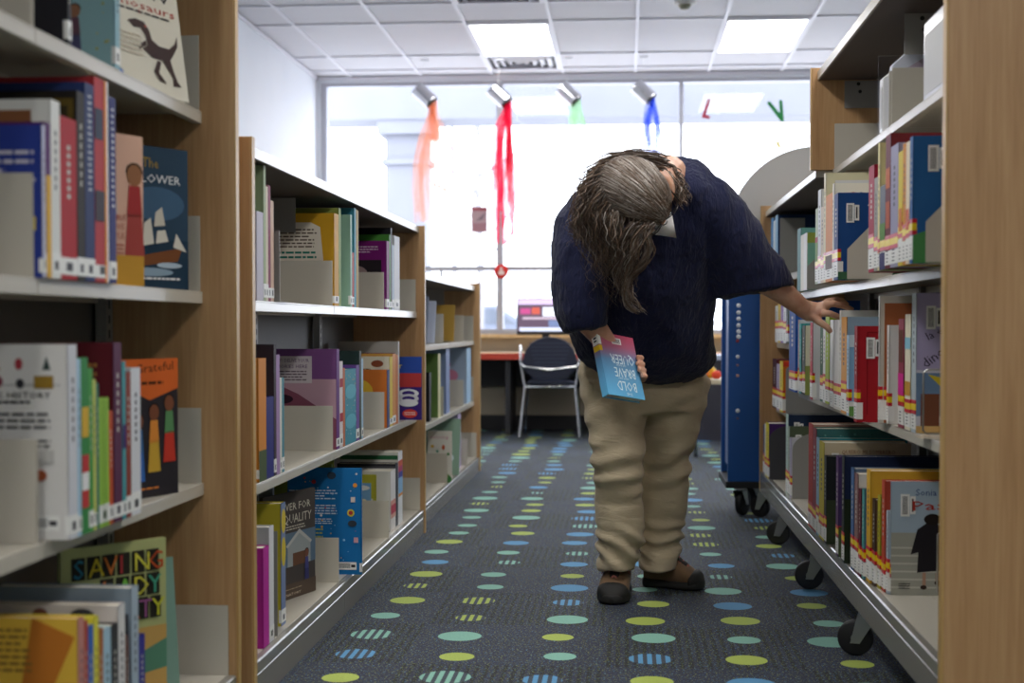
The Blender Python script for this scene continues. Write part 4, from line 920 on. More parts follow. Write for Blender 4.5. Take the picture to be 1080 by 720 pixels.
book(-1, -.955, J[0]+.33, J[0]+.34, zl, .345, .19, 'a8a83c', 'a8ac48', f'yellow green book behind the olive wide book {PL}', gm_)
cornered(-.917, 331, 627, zl, .29, .305, .010, 73, 0, '34302f', '4a4442', f'angled dark grey book with a wooden house {PL}', gm_, [
 ('r', .25, 1, .3, .62, '5f7488'), ('p', [(.45, .3), (.45, .5), (.68, .62), (.9, .5), (.9, .3)], '9aa0a0'), ('p', [(.42, .5), (.68, .64), (.93, .5), (.9, .48), (.68, .6), (.45, .48)], 'b8b8b4'), ('r', .55, .8, .3, .42, '6a4a38'), ('t', .18, .83, .1, 'POWER FOR', 'cfc8b8', .72), ('t', .3, .71, .12, 'EQUALITY', 'cfc8b8', .62), ('L', .3, .8, .64, .69, 2, 'bfb8a8'),
 ('fig', .3, .12, .42, '6a4a3a', '2f3f34', '7a5040'), ('fig', .82, .1, .34, '4a4a80', '3a3a6a', '7a5040'), ('r', 0, 1, 0, .14, '5a4c40'), ('L', .25, .75, .08, .1, 1, 'a09078'), ('t', .3, .03, .035, 'SIGNATORY', 'cfc0a8', .4)])
# ---- left far unit
PL = 'on the shelf top bay of the farthest low bookcase'; gf_ = 'books on the farthest low bookcase'
def leaner(px, py, X, z, wd, h, t, c, lab, yaw=0, lean=-20, art=(), kind='book'):
    y, _ = onx(px, py, X)
    return book(1, X-.16, y, y+t, z+.0045, h, wd, c, c, lab, gf_, art, lean=lean, yaw=yaw, kind=kind)
leaner(454, 350, -.93, .793, .14, .24, .02, '8a94a8', 'silver grey book leaning on the top shelf of the farthest low bookcase')
leaner(460, 350, -.93, .793, .15, .22, .015, 'd0d8ec', 'bluish white book leaning beside the silver grey one')
leaner(480, 350, -.93, .793, .15, .21, .02, 'c09a48', 'mustard book leaning behind a plate on the top shelf of the farthest low bookcase')
row(-1, .93, .425, 'on the middle shelf of the farthest low bookcase', gf_, [
 (452.5, 454.5, 393, .2, '26262a', '26262a', 'black short book'), (461.8, 464.3, 373, .24, 'd0cc9a', '6a8a4a', 'leaf green cover book'), (470, 474, 368, .2, '7a8ab0', '8a9ac0', 'periwinkle book'),
 (492, 496.4, 367, .2, 'a8c8e0', 'a8b8cc', 'powder blue book with pink flowers', dict(art=[('e', .5, .5, .25, .12, 'c8809a'), ('e', .5, .25, .3, .1, 'c04a6a'), ('e', .4, .7, .15, .06, 'c89ab8')]))], smark=0)
yy_ = onx(470, 500, -.92)[0]
faceout(451, 500, yy_-.05, .085, .125, .26, .008, 'e0dccc', 'e4e0d4', 'white book with painted animals on the base shelf of the farthest low bookcase', gf_, [
 ('e', .5, .05, .5, .14, '4a8a4a'), ('e', .65, .12, .2, .1, '9aa84a'), ('t', .1, .85, .1, 'coloring', 'c88a9a', .75), ('e', .2, .7, .07, .03, 'd8b040'), ('e', .65, .68, .06, .05, 'd8663a'), ('e', .4, .6, .05, .03, '4a9a80'), ('e', .3, .45, .06, .04, 'b84a6a'), ('e', .7, .4, .1, .06, '6a4a7a'), ('e', .15, .35, .05, .08, '7a4a34'), ('e', .85, .55, .06, .03, '4a8a4a')])
leaner(476, 470, -.92, .085, .2, .305, .012, '7f9a86', 'large glossy green picture book leaning on the base shelf of the farthest low bookcase', lean=-16, art=[('e', .3, .7, .2, .1, 'd8e4e0'), ('e', .6, .5, .15, .12, '4a6a54'), ('e', .7, .3, .15, .08, 'c8d8dc'), ('e', .35, .35, .12, .1, '5a8a64')])
row(-1, .93, .085, 'on the base shelf of the farthest low bookcase', gf_, [(482.5, 485.8, 437, .2, 'b4a4c0', 'b8a8c4', 'lilac standing book')], smark=0)
# ---------------------------------------------------------------- far end of the room
# blue metal display cart behind the wheeled bookcase
cy0 = onx(768, 400, .473)[0]; cy1 = onx(760.5, 400, .473)[0]
cx0, cx1 = .473, ony(953, 400, cy0)[0]
ct_ = thing('display_cart', 'blue metal display cart with round grey header and black casters', 'cart', (cx0, cy0, 0))
W_ = cx1-cx0; D_ = cy1-cy0; zt_ = ony(790, 246, cy0)[1]; zb2 = ony(790, 508, cy0)[1]
m = MB(); m.box(0, W_, 0, .03, zb2, zt_, BLUEMET)
pn = m.build('end_panel', ct_, bevel=.003)
HOLE = C('e8eef6', .5, name='light_slot')
for k, py in enumerate((322, 329.5, 336, 343, 349.5, 355)):
    z = ony(779, py, cy0)[1]; x = ony(779, py, cy0)[0]-cx0
    MB().lathe([(0, .0105), (.001, .0105)], (x, -.0012, z), (0, 1, 0), HOLE, 12).build('peg_hole', pn)
for py, mm, rr in ((359.5, C('8a3040', .5), .008), (376, HOLE, .009), (385, C('6a4a5a', .5), .007), (396, C('b89088', .5), .008), (433, HOLE, .01), (441, C('6a5a70', .5), .006)):
    z = ony(779, py, cy0)[1]; x = ony(778, py, cy0)[0]-cx0
    MB().lathe([(0, rr), (.001, rr)], (x, -.0012, z), (0, 1, 0), mm, 10).build('peg_hole', pn)
MB().box(0, W_, D_-.03, D_, zb2, zt_, BLUEMET).build('end_panel', ct_, bevel=.003)
MB().box(.02, W_-.02, .031, D_-.031, zb2+.05, zt_-.03, C('8fa0c8', .35, .2, name='pale_blue_steel')).build('shelf_body', ct_)
m = MB(); m.box(-.008, W_+.008, -.008, D_+.008, zb2-.03, zb2, RUBBER); m.build('bumper', ct_)
m = MB(); R_ = W_/2
pts = [(W_/2+R_*math.cos(a), .01, zt_+R_*math.sin(a)) for a in [PI*i/40 for i in range(41)]]
m.prism(pts, (0, .02, 0), C('c4c2c0', .5, name='header_grey')); fixn(m.build('round_header', ct_))
for x, y, a in ((.06, .05, .5), (.14, D_-.08, .8), (W_-.06, .05, 0), (W_-.08, D_-.08, 0)):
    caster(ct_, x, y, zb2-.03, .062, a)
# desk along the window
dz = ony(530, 372, 11.6)[1]; dz0 = ony(530, 380, 11.45)[1]
DY = 11.42
dk = thing('computer_desk', 'long computer desk with a red edge under the window', 'desk', (0, DY, 0))
MB().box(-2.4, 3.0, 0, WALLY-DY-.016, dz-.028, dz, TANWOOD).build('desk_top', dk)
MB().box(-2.4, 3.0, -.012, -.0005, dz-.05, dz+.002, C('c8452f', .4, name='red_edge')).build('edge_trim', dk)
for x in (-2.3, -.95, 1.2, 2.9):
    MB().box(x-.02, x+.02, .06, WALLY-DY-.02, 0, dz-.029, C('2a2a2e', .5, name='black_steel')).build('leg', dk)
MB().box(-2.3, 2.9, WALLY-DY-.06, WALLY-DY-.03, dz-.3, dz-.03, C('232326', .6)).build('modesty_panel', dk)
# monitor
def monitor(px0, px1, py0, py1, Y, lab):
    x0, z0 = ony(px0, py1, Y); x1, z1 = ony(px1, py0, Y); t = thing('computer_monitor', lab, 'monitor', ((x0+x1)/2, Y, dz))
    a = (x1-x0)/2; b0, b1 = z0-dz, z1-dz
    MB().box(-a, a, 0, .03, b0, b1, C('1a1b20', .4)).build('bezel', t, bevel=.004)
    s = MB(); e = 1.1
    def q(u0, u1, v0, v1, c, k=0): s.poly([(-a+2*a*u0, -.001-k*.0006, b0+(b1-b0)*v0), (-a+2*a*u1, -.001-k*.0006, b0+(b1-b0)*v0), (-a+2*a*u1, -.001-k*.0006, b0+(b1-b0)*v1), (-a+2*a*u0, -.001-k*.0006, b0+(b1-b0)*v1)], C(c, .3, emit=e))
    q(.02, .98, .1, .97, '5a4a5c'); q(.02, .98, .82, .97, 'c8b8d8', 1); q(.05, .98, .1, .2, 'c8d0e8', 1); q(.45, .75, .5, .75, 'd8dce8', 1); q(.06, .24, .56, .72, 'b04a80', 1); q(.26, .4, .56, .74, 'c05a4a', 1); q(.1, .7, .42, .48, 'b8a8b8', 1); q(.55, .95, .22, .4, '6a7aa0', 1)
    s.build('screen', t)
    MB().box(-.03, .03, .01, .04, .008, b0+.02, RUBBER).build('stand_neck', t); MB().box(-.12, .12, -.04, .12, .0005, .009, RUBBER).build('stand_foot', t)
monitor(545, 606, 314, 353, 11.62, 'black computer monitor with a purple web page behind the chair')
# chair
def chair():
    NAVY = C('1b2238', .45, name='navy_plastic'); p = ground(580, 456); z = 0
    Y = 11.15; x0, _ = ony(549, 380, Y); x1, _ = ony(611, 380, Y); cx = (x0+x1)/2
    t = thing('stacking_chair', 'navy plastic chair with silver legs tucked at the computer desk', 'chair', (cx, Y, 0))
    hw = (x1-x0)/2; ztop = ony(580, 355, Y)[1]; zs = ony(580, 404, Y)[1]
    b = MB(); bp = [];
    for i in range(25):
        a = PI*i/24; bp.append((hw*.93*math.cos(a), 0, zs+.12+(ztop-zs-.12)*math.sin(a)**.75))
    bp += [(-hw*.55, 0, zs+.03), (hw*.55, 0, zs+.03)]
    b.prism(bp, (0, .02, 0), NAVY); bk = fixn(b.build('backrest', t, bevel=.004))
    s = MB()
    for k in range(7):
        z = zs+.13+.03*k; w_ = hw*(.5+.035*k)
        s.box(-w_, w_, -.0012, -.0004, z, z+.007, C('3a4158', .5))
    s.build('vent_pattern', bk)
    s = MB(); s.loft([((0, .02, zs), (hw*.72, 0, 0), (0, 0, .018)), ((0, .22, zs-.01), (hw*.85, 0, 0), (0, 0, .022)), ((0, .42, zs+.01), (hw*.8, 0, 0), (0, 0, .018))], NAVY, 18, sq=.6); s.build('seat', t)
    f = MB(); f.tube([(-hw, .0, zs+.16), (-hw*.9, -.015, zs+.13), (0, -.028, zs+.105), (hw*.9, -.015, zs+.13), (hw, .0, zs+.16)], .009, CHROME, 8); f.build('back_rail', t)
    for sx in (-1, 1):
        l = MB(); l.tube([(sx*hw, 0, zs+.3), (sx*hw*1.0, .0, zs+.16), (sx*hw*.86, .02, zs-.03), (sx*hw*1.02, -.06, .012), (sx*hw*1.02, -.06, 0)], .0095, CHROME, 8); l.build('leg', t)
        l = MB(); l.tube([(sx*hw*.86, .02, zs-.03), (sx*hw*.86, .38, zs-.03), (sx*hw*.98, .44, .012), (sx*hw*.98, .44, 0)], .0095, CHROME, 8); l.build('leg', t)
    q = MB(); q.tube([(-hw*.86, .02, zs-.03), (hw*.86, .02, zs-.03)], .009, CHROME, 8); q.build('seat_rail', t)
chair()
# small table on the right with toys
ty = 9.6; tx0 = ony(722, 403, ty)[0]; tx1 = tx0+1.0; tz_ = ony(745, 400, ty)[1]
tt = thing('low_table', 'pale wooden low table with orange toys beyond the blue cart', 'table', (tx0, ty, 0))
MB().box(0, tx1-tx0, 0, .6, tz_-.035, tz_, C('e0cfae', .4, name='pale_table_top')).build('table_top', tt, bevel=.006)
for x, y in ((.05, .05), (.95, .05), (.05, .55), (.95, .55)):
    l = MB(); l.tube([(x, y, tz_-.036), (x+(.03 if x < .5 else -.03)*-1*-1, y, 0)], .014, CHROME, 8); l.build('leg', tt)
for k, (dx, dy, c, s_, lab) in enumerate(((.12, .12, 'f08a3a', .05, 'orange stacking toy nearest the table front edge'), (.17, .2, 'f2c23a', .055, 'yellow stacking toy beside the orange one'), (.08, .24, 'f6e8dc', .045, 'white round toy behind the orange one'), (.22, .1, 'e0503a', .035, 'red round toy by the blue cart'), (.15, .16, 'f8b070', .04, 'peach round toy piled on the others'))):
    o = MB(); zc = tz_+s_*.8+(.07 if k == 4 else 0)+.001
    o.loft([((0, 0, -s_*.8), (s_*.5, 0, 0), (0, s_*.5, 0)), ((0, 0, -s_*.35), (s_, 0, 0), (0, s_, 0)), ((0, 0, s_*.3), (s_*.95, 0, 0), (0, s_*.95, 0)), ((0, 0, s_*.75), (s_*.45, 0, 0), (0, s_*.45, 0))], K(c), 14)
    tag(o.build('toy', None, (tx0+dx, ty+dy, zc)), lab+' on the low table', 'toy', 'round toys on the low table')
# added desk stretch, the light on it painted as a pale blue top
bn = thing('lit_desk_run', 'added stretch of window desk, painted pale blue as lit, beyond the low table', 'bench', (.45, 11.0, 0))
MB().box(0, 1.6, 0, .35, .62, .66, C('b8c4dc', .4)).build('lit_desk_top', bn, bevel=.004)
MB().box(.02, 1.58, .02, .33, 0, .619, C('3c3a44', .6)).build('dark_desk_gap', bn)  # dark block filling the gap under the desk stretch
p = ground(727, 466)
o = MB(); o.prism([(-.05, -.03, 0), (.03, -.05, 0), (.06, .02, 0), (0, .05, 0), (-.04, .03, 0)], (0, 0, .012), K('f0a880')); tag(o.build('paper_scrap', None, (p.x, p.y, .001)), 'peach coloured paper scrap lying on the carpet beyond the woman', 'paper scrap')
# cans pouring tulle
def tulle_mat(name, hexc, op):
    t = NT(name); tr = t.n('ShaderNodeBsdfTransparent'); df = t.n('ShaderNodeBsdfDiffuse', {'Color': lin(hexc)}); tl = t.n('ShaderNodeBsdfTranslucent', {'Color': lin(hexc)})
    a = t.n('ShaderNodeMixShader', {0: .65, 1: df.outputs[0], 2: tl.outputs[0]})
    g = t.n('ShaderNodeTexCoord'); nz = t.n('ShaderNodeTexNoise', {'Vector': g.outputs['Object'], 'Scale': 9, 'Detail': 3})
    f = t.math('MULTIPLY', t.math('MULTIPLY_ADD', nz.outputs[0], .8, .6), op)
    b = t.n('ShaderNodeMixShader', {0: f, 1: tr.outputs[0], 2: a.outputs[0]}); t.link(b.outputs[0], t.out.inputs['Surface']); return t.m
TIN = C('c8c8cc', .22, 1, name='tin_can')
def can(px, py, Y, colr, cname, length, spread, op, drift=0, strands=9, tail=None):
    x, z = ony(px, py, Y); c = Vector((x, Y, z)); ax = Vector((.72, -.1, -.68)).normalized()
    t = thing('tin_can', f'silver tin can tipped to pour {cname} tulle, hanging at the window', 'can', c, 'tin cans hanging by the window')
    h, r_ = .17, .062
    prof = [(-h/2, r_)] + [(-h/2+h*k/10, r_*(1-.03*(k % 2))) for k in range(1, 10)] + [(h/2, r_)]
    m = MB(); m.lathe(prof, (0, 0, 0), ax, TIN, 24); m.build('can_body', t)
    m = MB(); m.lathe([(h/2+.0005, r_*.93), (h/2+.0015, r_*.93)], (0, 0, 0), ax, C('2a2a2c', .6), 24); m.build('can_opening', t)
    m = MB(); up = CEIL-.03-c.z; m.tube([(-.02, 0, .05), (-.01, 0, up*.5), (0, 0, up)], .0012, C('e8e8e8', .5), 5); m.build('hanging_string', t)
    m = MB(); m.box(-.03, .03, -.03, .03, up-.012, up+.0, C('d8d8dc', .5)) ; m.build('ceiling_hook', t)
    mouth = c + ax*(h/2); tm = tulle_mat(f'{cname}_tulle', colr, op); rr = random.Random(int(px)); b = MB()
    for k in range(strands):
        a0 = rr.uniform(-1, 1); L = length*rr.uniform(.55, 1) if k > 2 else length; pts = []; n = 16
        w0 = .012; yo = rr.uniform(-.05, .05); ph = rr.uniform(0, 6)
        for i in range(n+1):
            s_ = i/n; px_ = mouth.x + a0*spread*math.sin(min(1, s_*1.3)*PI*.5)+.02*math.sin(5*s_+ph)+drift*s_; pz = mouth.z - L*s_ + .02*(1-s_)
            pts.append((px_, mouth.y+yo*s_+.015*math.sin(7*s_+ph), pz))
        wv = [(w0+(spread*.55)*math.sin(PI*min(1, .12+s_/n*.75)) if k > 1 else w0+.015) for s_ in range(n+1)]
        vs_ = []; fs_ = []
        for i, q in enumerate(pts):
            q = Vector(q)-c; d = Vector((math.cos(.3*i+ph)*.3+.95, math.sin(.9*i+ph)*.5, 0)).normalized()*wv[i]*.5; vs_ += [q-d, q+d]
        for i in range(n): fs_.append((2*i, 2*i+1, 2*i+3, 2*i+2))
        b.add(vs_, fs_, tm, True)
    o = b.build('tulle_stream', None, c); tag(o, f'sheer {cname} tulle pouring down from its tin can at the window', 'tulle', 'tulle streams from the cans')
can(448, 101, 11.3, 'f2a27a', 'orange', .95, .13, .34, -.02, 11)
can(527, 101, 11.3, 'e01848', 'red', 1.12, .075, .7, -.05, 9)
can(600, 99.5, 11.3, 'a8e8a0', 'pale green', .42, .09, .3, .03, 7)
can(679, 97.5, 11.3, '3f6ae8', 'blue', .62, .07, .5, 0, 9)
# window decorations
def flat_letter(name, px, py, pts, colr, lab):
    x, z = ony(px, py, WALLY+.055)
    o = MB(); o.prism([(a, 0, b) for a, b in pts], (0, .006, 0), K(colr)); o = fixn(o.build(name, None, (x, WALLY+.0535, z))); tag(o, lab, 'letter', 'paper letters on the window')
flat_letter('paper_letter', 745, 115, [(.01, .085), (.035, .085), (-.005, -.05), (.03, -.06), (.028, -.085), (-.04, -.07)], 'b82a4a', 'red paper letter L stuck on the window glass')
flat_letter('paper_letter', 820, 117, [(-.09, .07), (-.065, .085), (.02, -.02), (.012, .09), (.04, .09), (.055, -.09), (.03, -.09)], '2f8a4a', 'green paper letter V stuck on the window glass')
flat_letter('paper_letter', 823, 152, [(-.045, .02), (.05, .035), (.05, .015), (-.01, .008), (.02, -.02), (-.015, -.035)], 'd8c048', 'yellow paper letter just above the grey round header')
flat_letter('paper_strip', 748, 158, [(-.008, .085), (.0, .085), (.01, -.085), (.0, -.085)], '7ac0e0', 'thin light blue strip hanging below the red letter')
x, z = ony(505.5, 231.5, WALLY+.04)
n_ = thing('window_notice', 'small pinkish notice taped to the window above the far bookcase', 'notice', (x, WALLY+.045, z))
m = MB(); m.box(-.07, .07, 0, .002, -.11, .11, K('b8a0a4')); m.build('sheet', n_)
m = MB(); m.box(-.065, .065, -.0008, 0, .075, .105, K('a05a64')); m.box(-.06, .06, -.0008, 0, -.1, -.03, K('a88088')); m.poly([(-.03, -.001, -.01), (.05, -.001, .06), (.03, -.001, .0)], K('80707a')); m.build('printing', n_)
x, z = ony(528.5, 286, WALLY)
s_ = thing('round_sticker', 'round red sticker with a white figure on the window post crossing', 'sticker', (x, WALLY+.0165, z))
m = MB(); m.lathe([(0, .062), (.003, .062)], (0, 0, 0), (0, 1, 0), K('d8342c'), 28); m.build('disc', s_)
m = MB(); m.lathe([(0, .012), (.0008, .012)], (0, -.002, .024), (0, 1, 0), K('f4ece8'), 12); m.poly([(-.022, -.0015, -.03), (.022, -.0015, -.03), (.03, -.0015, -.005), (.008, -.0015, .012), (-.008, -.0015, .012), (-.03, -.0015, -.005)], K('f0dcd4')); m.build('white_figure', s_)
# ---------------------------------------------------------------- the woman
def skin_mat():
    t = NT('skin'); tc = t.n('ShaderNodeTexCoord'); n = t.n('ShaderNodeTexNoise', {'Vector': tc.outputs['Object'], 'Scale': 22, 'Detail': 4})
    t.link(ramp(t, n.outputs[0], [(.3, lin('c08a72')), (.5, lin('d0a085')), (.7, lin('dab096'))]), t.b.inputs['Base Color'])
    t.b.inputs['Roughness'].default_value = .5; t.b.inputs['Subsurface Weight'].default_value = .12; t.b.inputs['Subsurface Radius'].default_value = (.02, .008, .004); t.b.inputs['Subsurface Scale'].default_value = .3
    return t.m
SKIN = skin_mat()
def cloth(name, a, b, sc, strength=.35, weave=900, crk=(30, 30, 30), ca=0.0):
    t = NT(name); tc = t.n('ShaderNodeTexCoord'); n = t.n('ShaderNodeTexNoise', {'Vector': tc.outputs['Object'], 'Scale': sc, 'Detail': 5, 'Roughness': .6})
    t.link(t.mix(n.outputs[0], lin(a), lin(b)), t.b.inputs['Base Color']); t.b.inputs['Roughness'].default_value = .9
    t.b.inputs['Specular IOR Level'].default_value = .2; t.b.inputs['Sheen Weight'].default_value = .12
    n2_ = t.n('ShaderNodeTexNoise', {'Vector': tc.outputs['Object'], 'Scale': weave, 'Detail': 1})
    mq = t.n('ShaderNodeMapping', {'Vector': tc.outputs['Object'], 'Scale': crk})
    n4 = t.n('ShaderNodeTexNoise', {'Vector': mq.outputs[0], 'Scale': 1, 'Detail': 3, 'Distortion': .8})
    b0 = t.n('ShaderNodeBump', {'Height': n4.outputs[0], 'Strength': ca, 'Distance': .012})
    n2 = n2_
    bp = t.n('ShaderNodeBump', {'Height': n2.outputs[0], 'Strength': strength, 'Distance': .001, 'Normal': b0.outputs[0]}); t.link(bp.outputs[0], t.b.inputs['Normal'])
    return t.m
NAVYC = cloth('navy_crinkle_cotton', '15182f', '1d2243', 8, crk=(75, 60, 22), ca=.7); KHAKI = cloth('khaki_twill', 'b3a488', 'c0b196', 5, crk=(12, 12, 30), ca=.45)
def remesh(m, name, parent, voxel, it=6, fac=.5, disp=None):
    o = m.build('tmp', None); fixn(o)
    md = o.modifiers.new('r', 'REMESH'); md.mode = 'VOXEL'; md.voxel_size = voxel; md.use_smooth_shade = True
    sm = o.modifiers.new('s', 'SMOOTH'); sm.iterations = it; sm.factor = fac
    dg = bpy.context.evaluated_depsgraph_get(); me = bpy.data.meshes.new_from_object(o.evaluated_get(dg))
    mt = m.mats[0]; bpy.data.objects.remove(o)
    me.name = name; me.materials.clear(); me.materials.append(mt)
    if disp:
        ns = [v.normal.copy() for v in me.vertices]
        for v, n in zip(me.vertices, ns): v.co += n*disp(v.co, n)
    me.polygons.foreach_set('use_smooth', [True]*len(me.polygons)); me.update()
    r_ = bpy.data.objects.new(name, me); col.objects.link(r_)
    if parent: r_.parent = parent; r_.matrix_parent_inverse = Matrix.Translation(-parent.location)
    return r_
DC = lambda: (CM @ Vector((1, 0, 0)), CM @ Vector((0, 1, 0)), CM @ Vector((0, 0, -1)))
RT_, UP_, FW_ = DC()
def sec(px, py, d, hw, hd, roll=0, tilt=0):
    """section: centre seen at (px, py), d metres away; hw half width in pixels, hd half depth in metres; roll turns the width axis"""
    a = RT_*math.cos(math.radians(roll)) + UP_*math.sin(math.radians(roll)); b = FW_*math.cos(math.radians(tilt)) + UP_*math.sin(math.radians(tilt))
    return (P(px, py, d), a*(hw*d/FP), b*hd)
pf = ground(668, 628)
person = thing('person', 'woman in navy blouse and khaki trousers bending over to search the wheeled bookcase', 'person', (pf.x, pf.y, 0))
INV = Matrix.Translation(-Vector((pf.x, pf.y, 0)))
def child(o, par=None):
    o.parent = par or person; o.matrix_parent_inverse = INV if not par else Matrix.Identity(4)
    return o
# blouse
m = MB()
m.loft([sec(694, 402, 4.51, 34, .10), sec(688, 394, 4.50, 56, .135), sec(680, 378, 4.47, 72, .165), sec(676, 350, 4.42, 76, .17), sec(677, 315, 4.36, 77, .17), sec(678, 280, 4.31, 80, .155), sec(680, 250, 4.26, 86, .14), sec(682, 225, 4.23, 88, .125), sec(688, 203, 4.21, 76, .125), sec(700, 188, 4.23, 58, .10), sec(712, 176, 4.26, 34, .07), sec(716, 168, 4.28, 20, .04)], NAVYC, 32)
m.loft([sec(648, 206, 4.21, 20, .07, -52), sec(632, 216, 4.20, 28, .085, -43), sec(618, 239, 4.17, 31, .085, -22), sec(612, 264, 4.14, 30, .085, -8), sec(611, 300, 4.11, 28, .08, 0), sec(613, 330, 4.10, 26, .07, 4), sec(618, 346, 4.10, 23, .06, 9)], NAVYC, 24)
m.loft([sec(723, 206, 4.22, 33, .09, 69), sec(748, 220, 4.22, 34, .095, 61), sec(766, 246, 4.24, 35, .09, 47), sec(781, 275, 4.26, 37, .085, 29), sec(794, 297, 4.28, 43, .08, 14), sec(797, 308, 4.28, 43, .075, 9)], NAVYC, 24)
def folds(co, n):
    q = Vector((co.x*7, co.y*5, co.z*2.4)); a = noise.noise(q); b = noise.noise(Vector((co.x*22, co.y*18, co.z*6)));
    r_ = 1-abs(noise.noise(Vector((co.x*12+3, co.y*9, co.z*3.2))))*2
    cr = noise.noise(co*70)*.0016
    return .010*a + .006*b + .007*max(0, r_)**3 + cr*1.3
bl = remesh(m, 'blouse', person, .0085, 5, .5, folds)
# embroidered yoke seam and gathered hem as sub-parts
m = MB()
rr = random.Random(3)
for pts in ([(588, 252), (597, 262), (610, 268), (622, 272)], [(716, 240), (735, 238), (752, 232), (765, 222), (772, 212)]):
    pass
# trousers
m = MB()
m.loft([sec(676, 372, 4.58, 62, .13), sec(677, 395, 4.60, 68, .15), sec(679, 418, 4.60, 67, .145), sec(680, 436, 4.60, 60, .12)], KHAKI, 28)
def leg(S): m.loft([sec(*s_) for s_ in S], KHAKI, 24)
leg([(650, 400, 4.58, 38, .13), (648, 430, 4.57, 34, .115), (650, 458, 4.55, 30, .10), (652, 480, 4.53, 27, .09), (652, 500, 4.54, 25.5, .085), (653, 530, 4.57, 26, .083), (654, 560, 4.58, 25.5, .08), (654, 582, 4.59, 23, .075), (651, 597, 4.60, 20, .08), (650, 600, 4.60, 19.5, .08)])
leg([(711, 400, 4.62, 39, .13), (712, 430, 4.63, 33, .11), (707, 458, 4.65, 28.5, .10), (703, 480, 4.67, 26, .09), (701, 505, 4.70, 25, .085), (700, 530, 4.73, 25, .083), (698, 556, 4.76, 23.5, .08), (697, 575, 4.77, 22, .075), (694, 590, 4.77, 21, .085), (693, 600, 4.77, 20, .09)])
def tf(co, n):
    z = co.z
    a = noise.noise(Vector((co.x*5, co.y*5, z*9)))*.008 + noise.noise(Vector((co.x*14, co.y*12, z*26+5)))*.004
    k = math.exp(-((z-.17)/.06)**2); a += k*.009*math.sin(z*120+co.x*34+6*noise.noise(co*6))
    k2 = math.exp(-((z-.44)/.08)**2); a += k2*.007*math.sin(z*95-co.x*30+5*noise.noise(co*5))
    k3 = math.exp(-((z-.62)/.07)**2); a += k3*.004*math.sin(z*70-co.x*40)
    return a
tr = remesh(m, 'trousers', person, .008, 3, .5, tf)
# body: legs, torso, neck, head, arms and hands as one surface
m = MB()
for S in ([(651, 420, 4.57, 22, .07), (652, 500, 4.56, 15, .05), (654, 594, 4.64, 10, .035)], [(709, 420, 4.62, 22, .07), (702, 505, 4.72, 15, .05), (697, 580, 4.79, 10, .035)]): m.loft([sec(*s_) for s_ in S], SKIN, 16)
m.loft([sec(678, 430, 4.58, 40, .08), sec(678, 380, 4.55, 50, .11), sec(678, 310, 4.38, 55, .11), sec(680, 250, 4.26, 62, .11), sec(686, 205, 4.21, 55, .09), sec(696, 186, 4.20, 28, .06)], SKIN, 20)
m.tube([P(703, 186, 4.20), P(699, 190, 4.12), P(688, 202, 3.96)], [.066, .062, .06], SKIN, 16)
# head: local frame (side, face, crown)
HC = P(673, 207, 3.90)
face = (RT_*.72 - UP_*.64 + FW_*.12).normalized()
crown = (-FW_*.92 + UP_*.08 - RT_*.08); crown = (crown - face*crown.dot(face)).normalized()
side = face.cross(crown).normalized()   # her left ear towards upper right
def H(a, b, c): return HC + side*a + face*b + crown*c
secs = []
for k, (c, wd, f, b) in enumerate(((-.125, .022, .058, .02), (-.115, .042, .078, -.005), (-.095, .055, .088, -.03), (-.06, .064, .092, -.065), (-.02, .071, .093, -.092), (.02, .075, .094, -.1), (.055, .072, .086, -.094), (.08, .058, .066, -.075), (.098, .036, .036, -.045), (.104, .012, .01, -.018))):
    mid = (f+b)/2 if b < 0 else (f+b)/2; hl = abs(f-b)/2
    secs.append((H(0, mid, c), side*wd, face*hl))
m.loft(secs, SKIN, 28)
m.loft([(H(0, .085, -.02), side*.008, crown*.012), (H(0, .105, -.04), side*.012, crown*.014), (H(0, .112, -.052), side*.013, crown*.01), (H(0, .092, -.06), side*.012, crown*.006)], SKIN, 10)
m.tube([H(-.022, .09, -.083), H(0, .096, -.084), H(.022, .09, -.083)], [.006, .009, .006], SKIN, 8)
for sg in (-1, 1):
    m.loft([(H(sg*.068, .0, -.03), face*.012+crown*.004, crown*.026), (H(sg*.08, -.012, -.028), face*.018+crown*.004, crown*.034), (H(sg*.084, -.016, -.026), face*.014, crown*.028)], SKIN, 12)
# arms
m.tube([P(640, 215, 4.19), P(618, 262, 4.14), P(612, 305, 4.10), P(618, 335, 4.11), P(640, 362, 4.15), P(656, 376, 4.17)], [.06, .052, .046, .042, .031, .024], SKIN, 16)
m.tube([P(730, 205, 4.22), P(765, 245, 4.25), P(795, 288, 4.28), P(822, 305, 4.31), P(848, 326, 4.34)], [.06, .052, .046, .038, .0265], SKIN, 16)
# left hand on the shelf
m.loft([(P(847, 325, 4.34), UP_*.024+RT_*.018, FW_*.02), (P(857, 329, 4.34), UP_*.030+RT_*.016, FW_*.024), (P(866, 327, 4.335), UP_*.030+RT_*.010, FW_*.030), (P(873, 323, 4.34), UP_*.019+RT_*.004, FW_*.036)], SKIN, 14)
for pts, r0 in (([(866, 330, 4.30), (875, 330.5, 4.29), (883, 333.5, 4.30), (889.5, 336.5, 4.32)], .0105),
                ([(868, 322, 4.315), (879, 320, 4.31), (890, 322.5, 4.32), (899, 326.5, 4.34)], .0108),
                ([(870, 319, 4.345), (880, 316, 4.35), (888, 317, 4.36), (894, 321.5, 4.375)], .010),
                ([(870, 319, 4.375), (879, 316.5, 4.39), (885, 318, 4.40), (889, 322, 4.41)], .0088),
                ([(857, 334, 4.325), (865, 340, 4.30), (872, 344.5, 4.295), (876.5, 350.5, 4.30)], .0112)):
    q = [P(*p_) for p_ in pts]; m.tube([q[0]]+q[1:], [r0*1.12, r0*1.03, r0*.92, r0*.72], SKIN, 10)
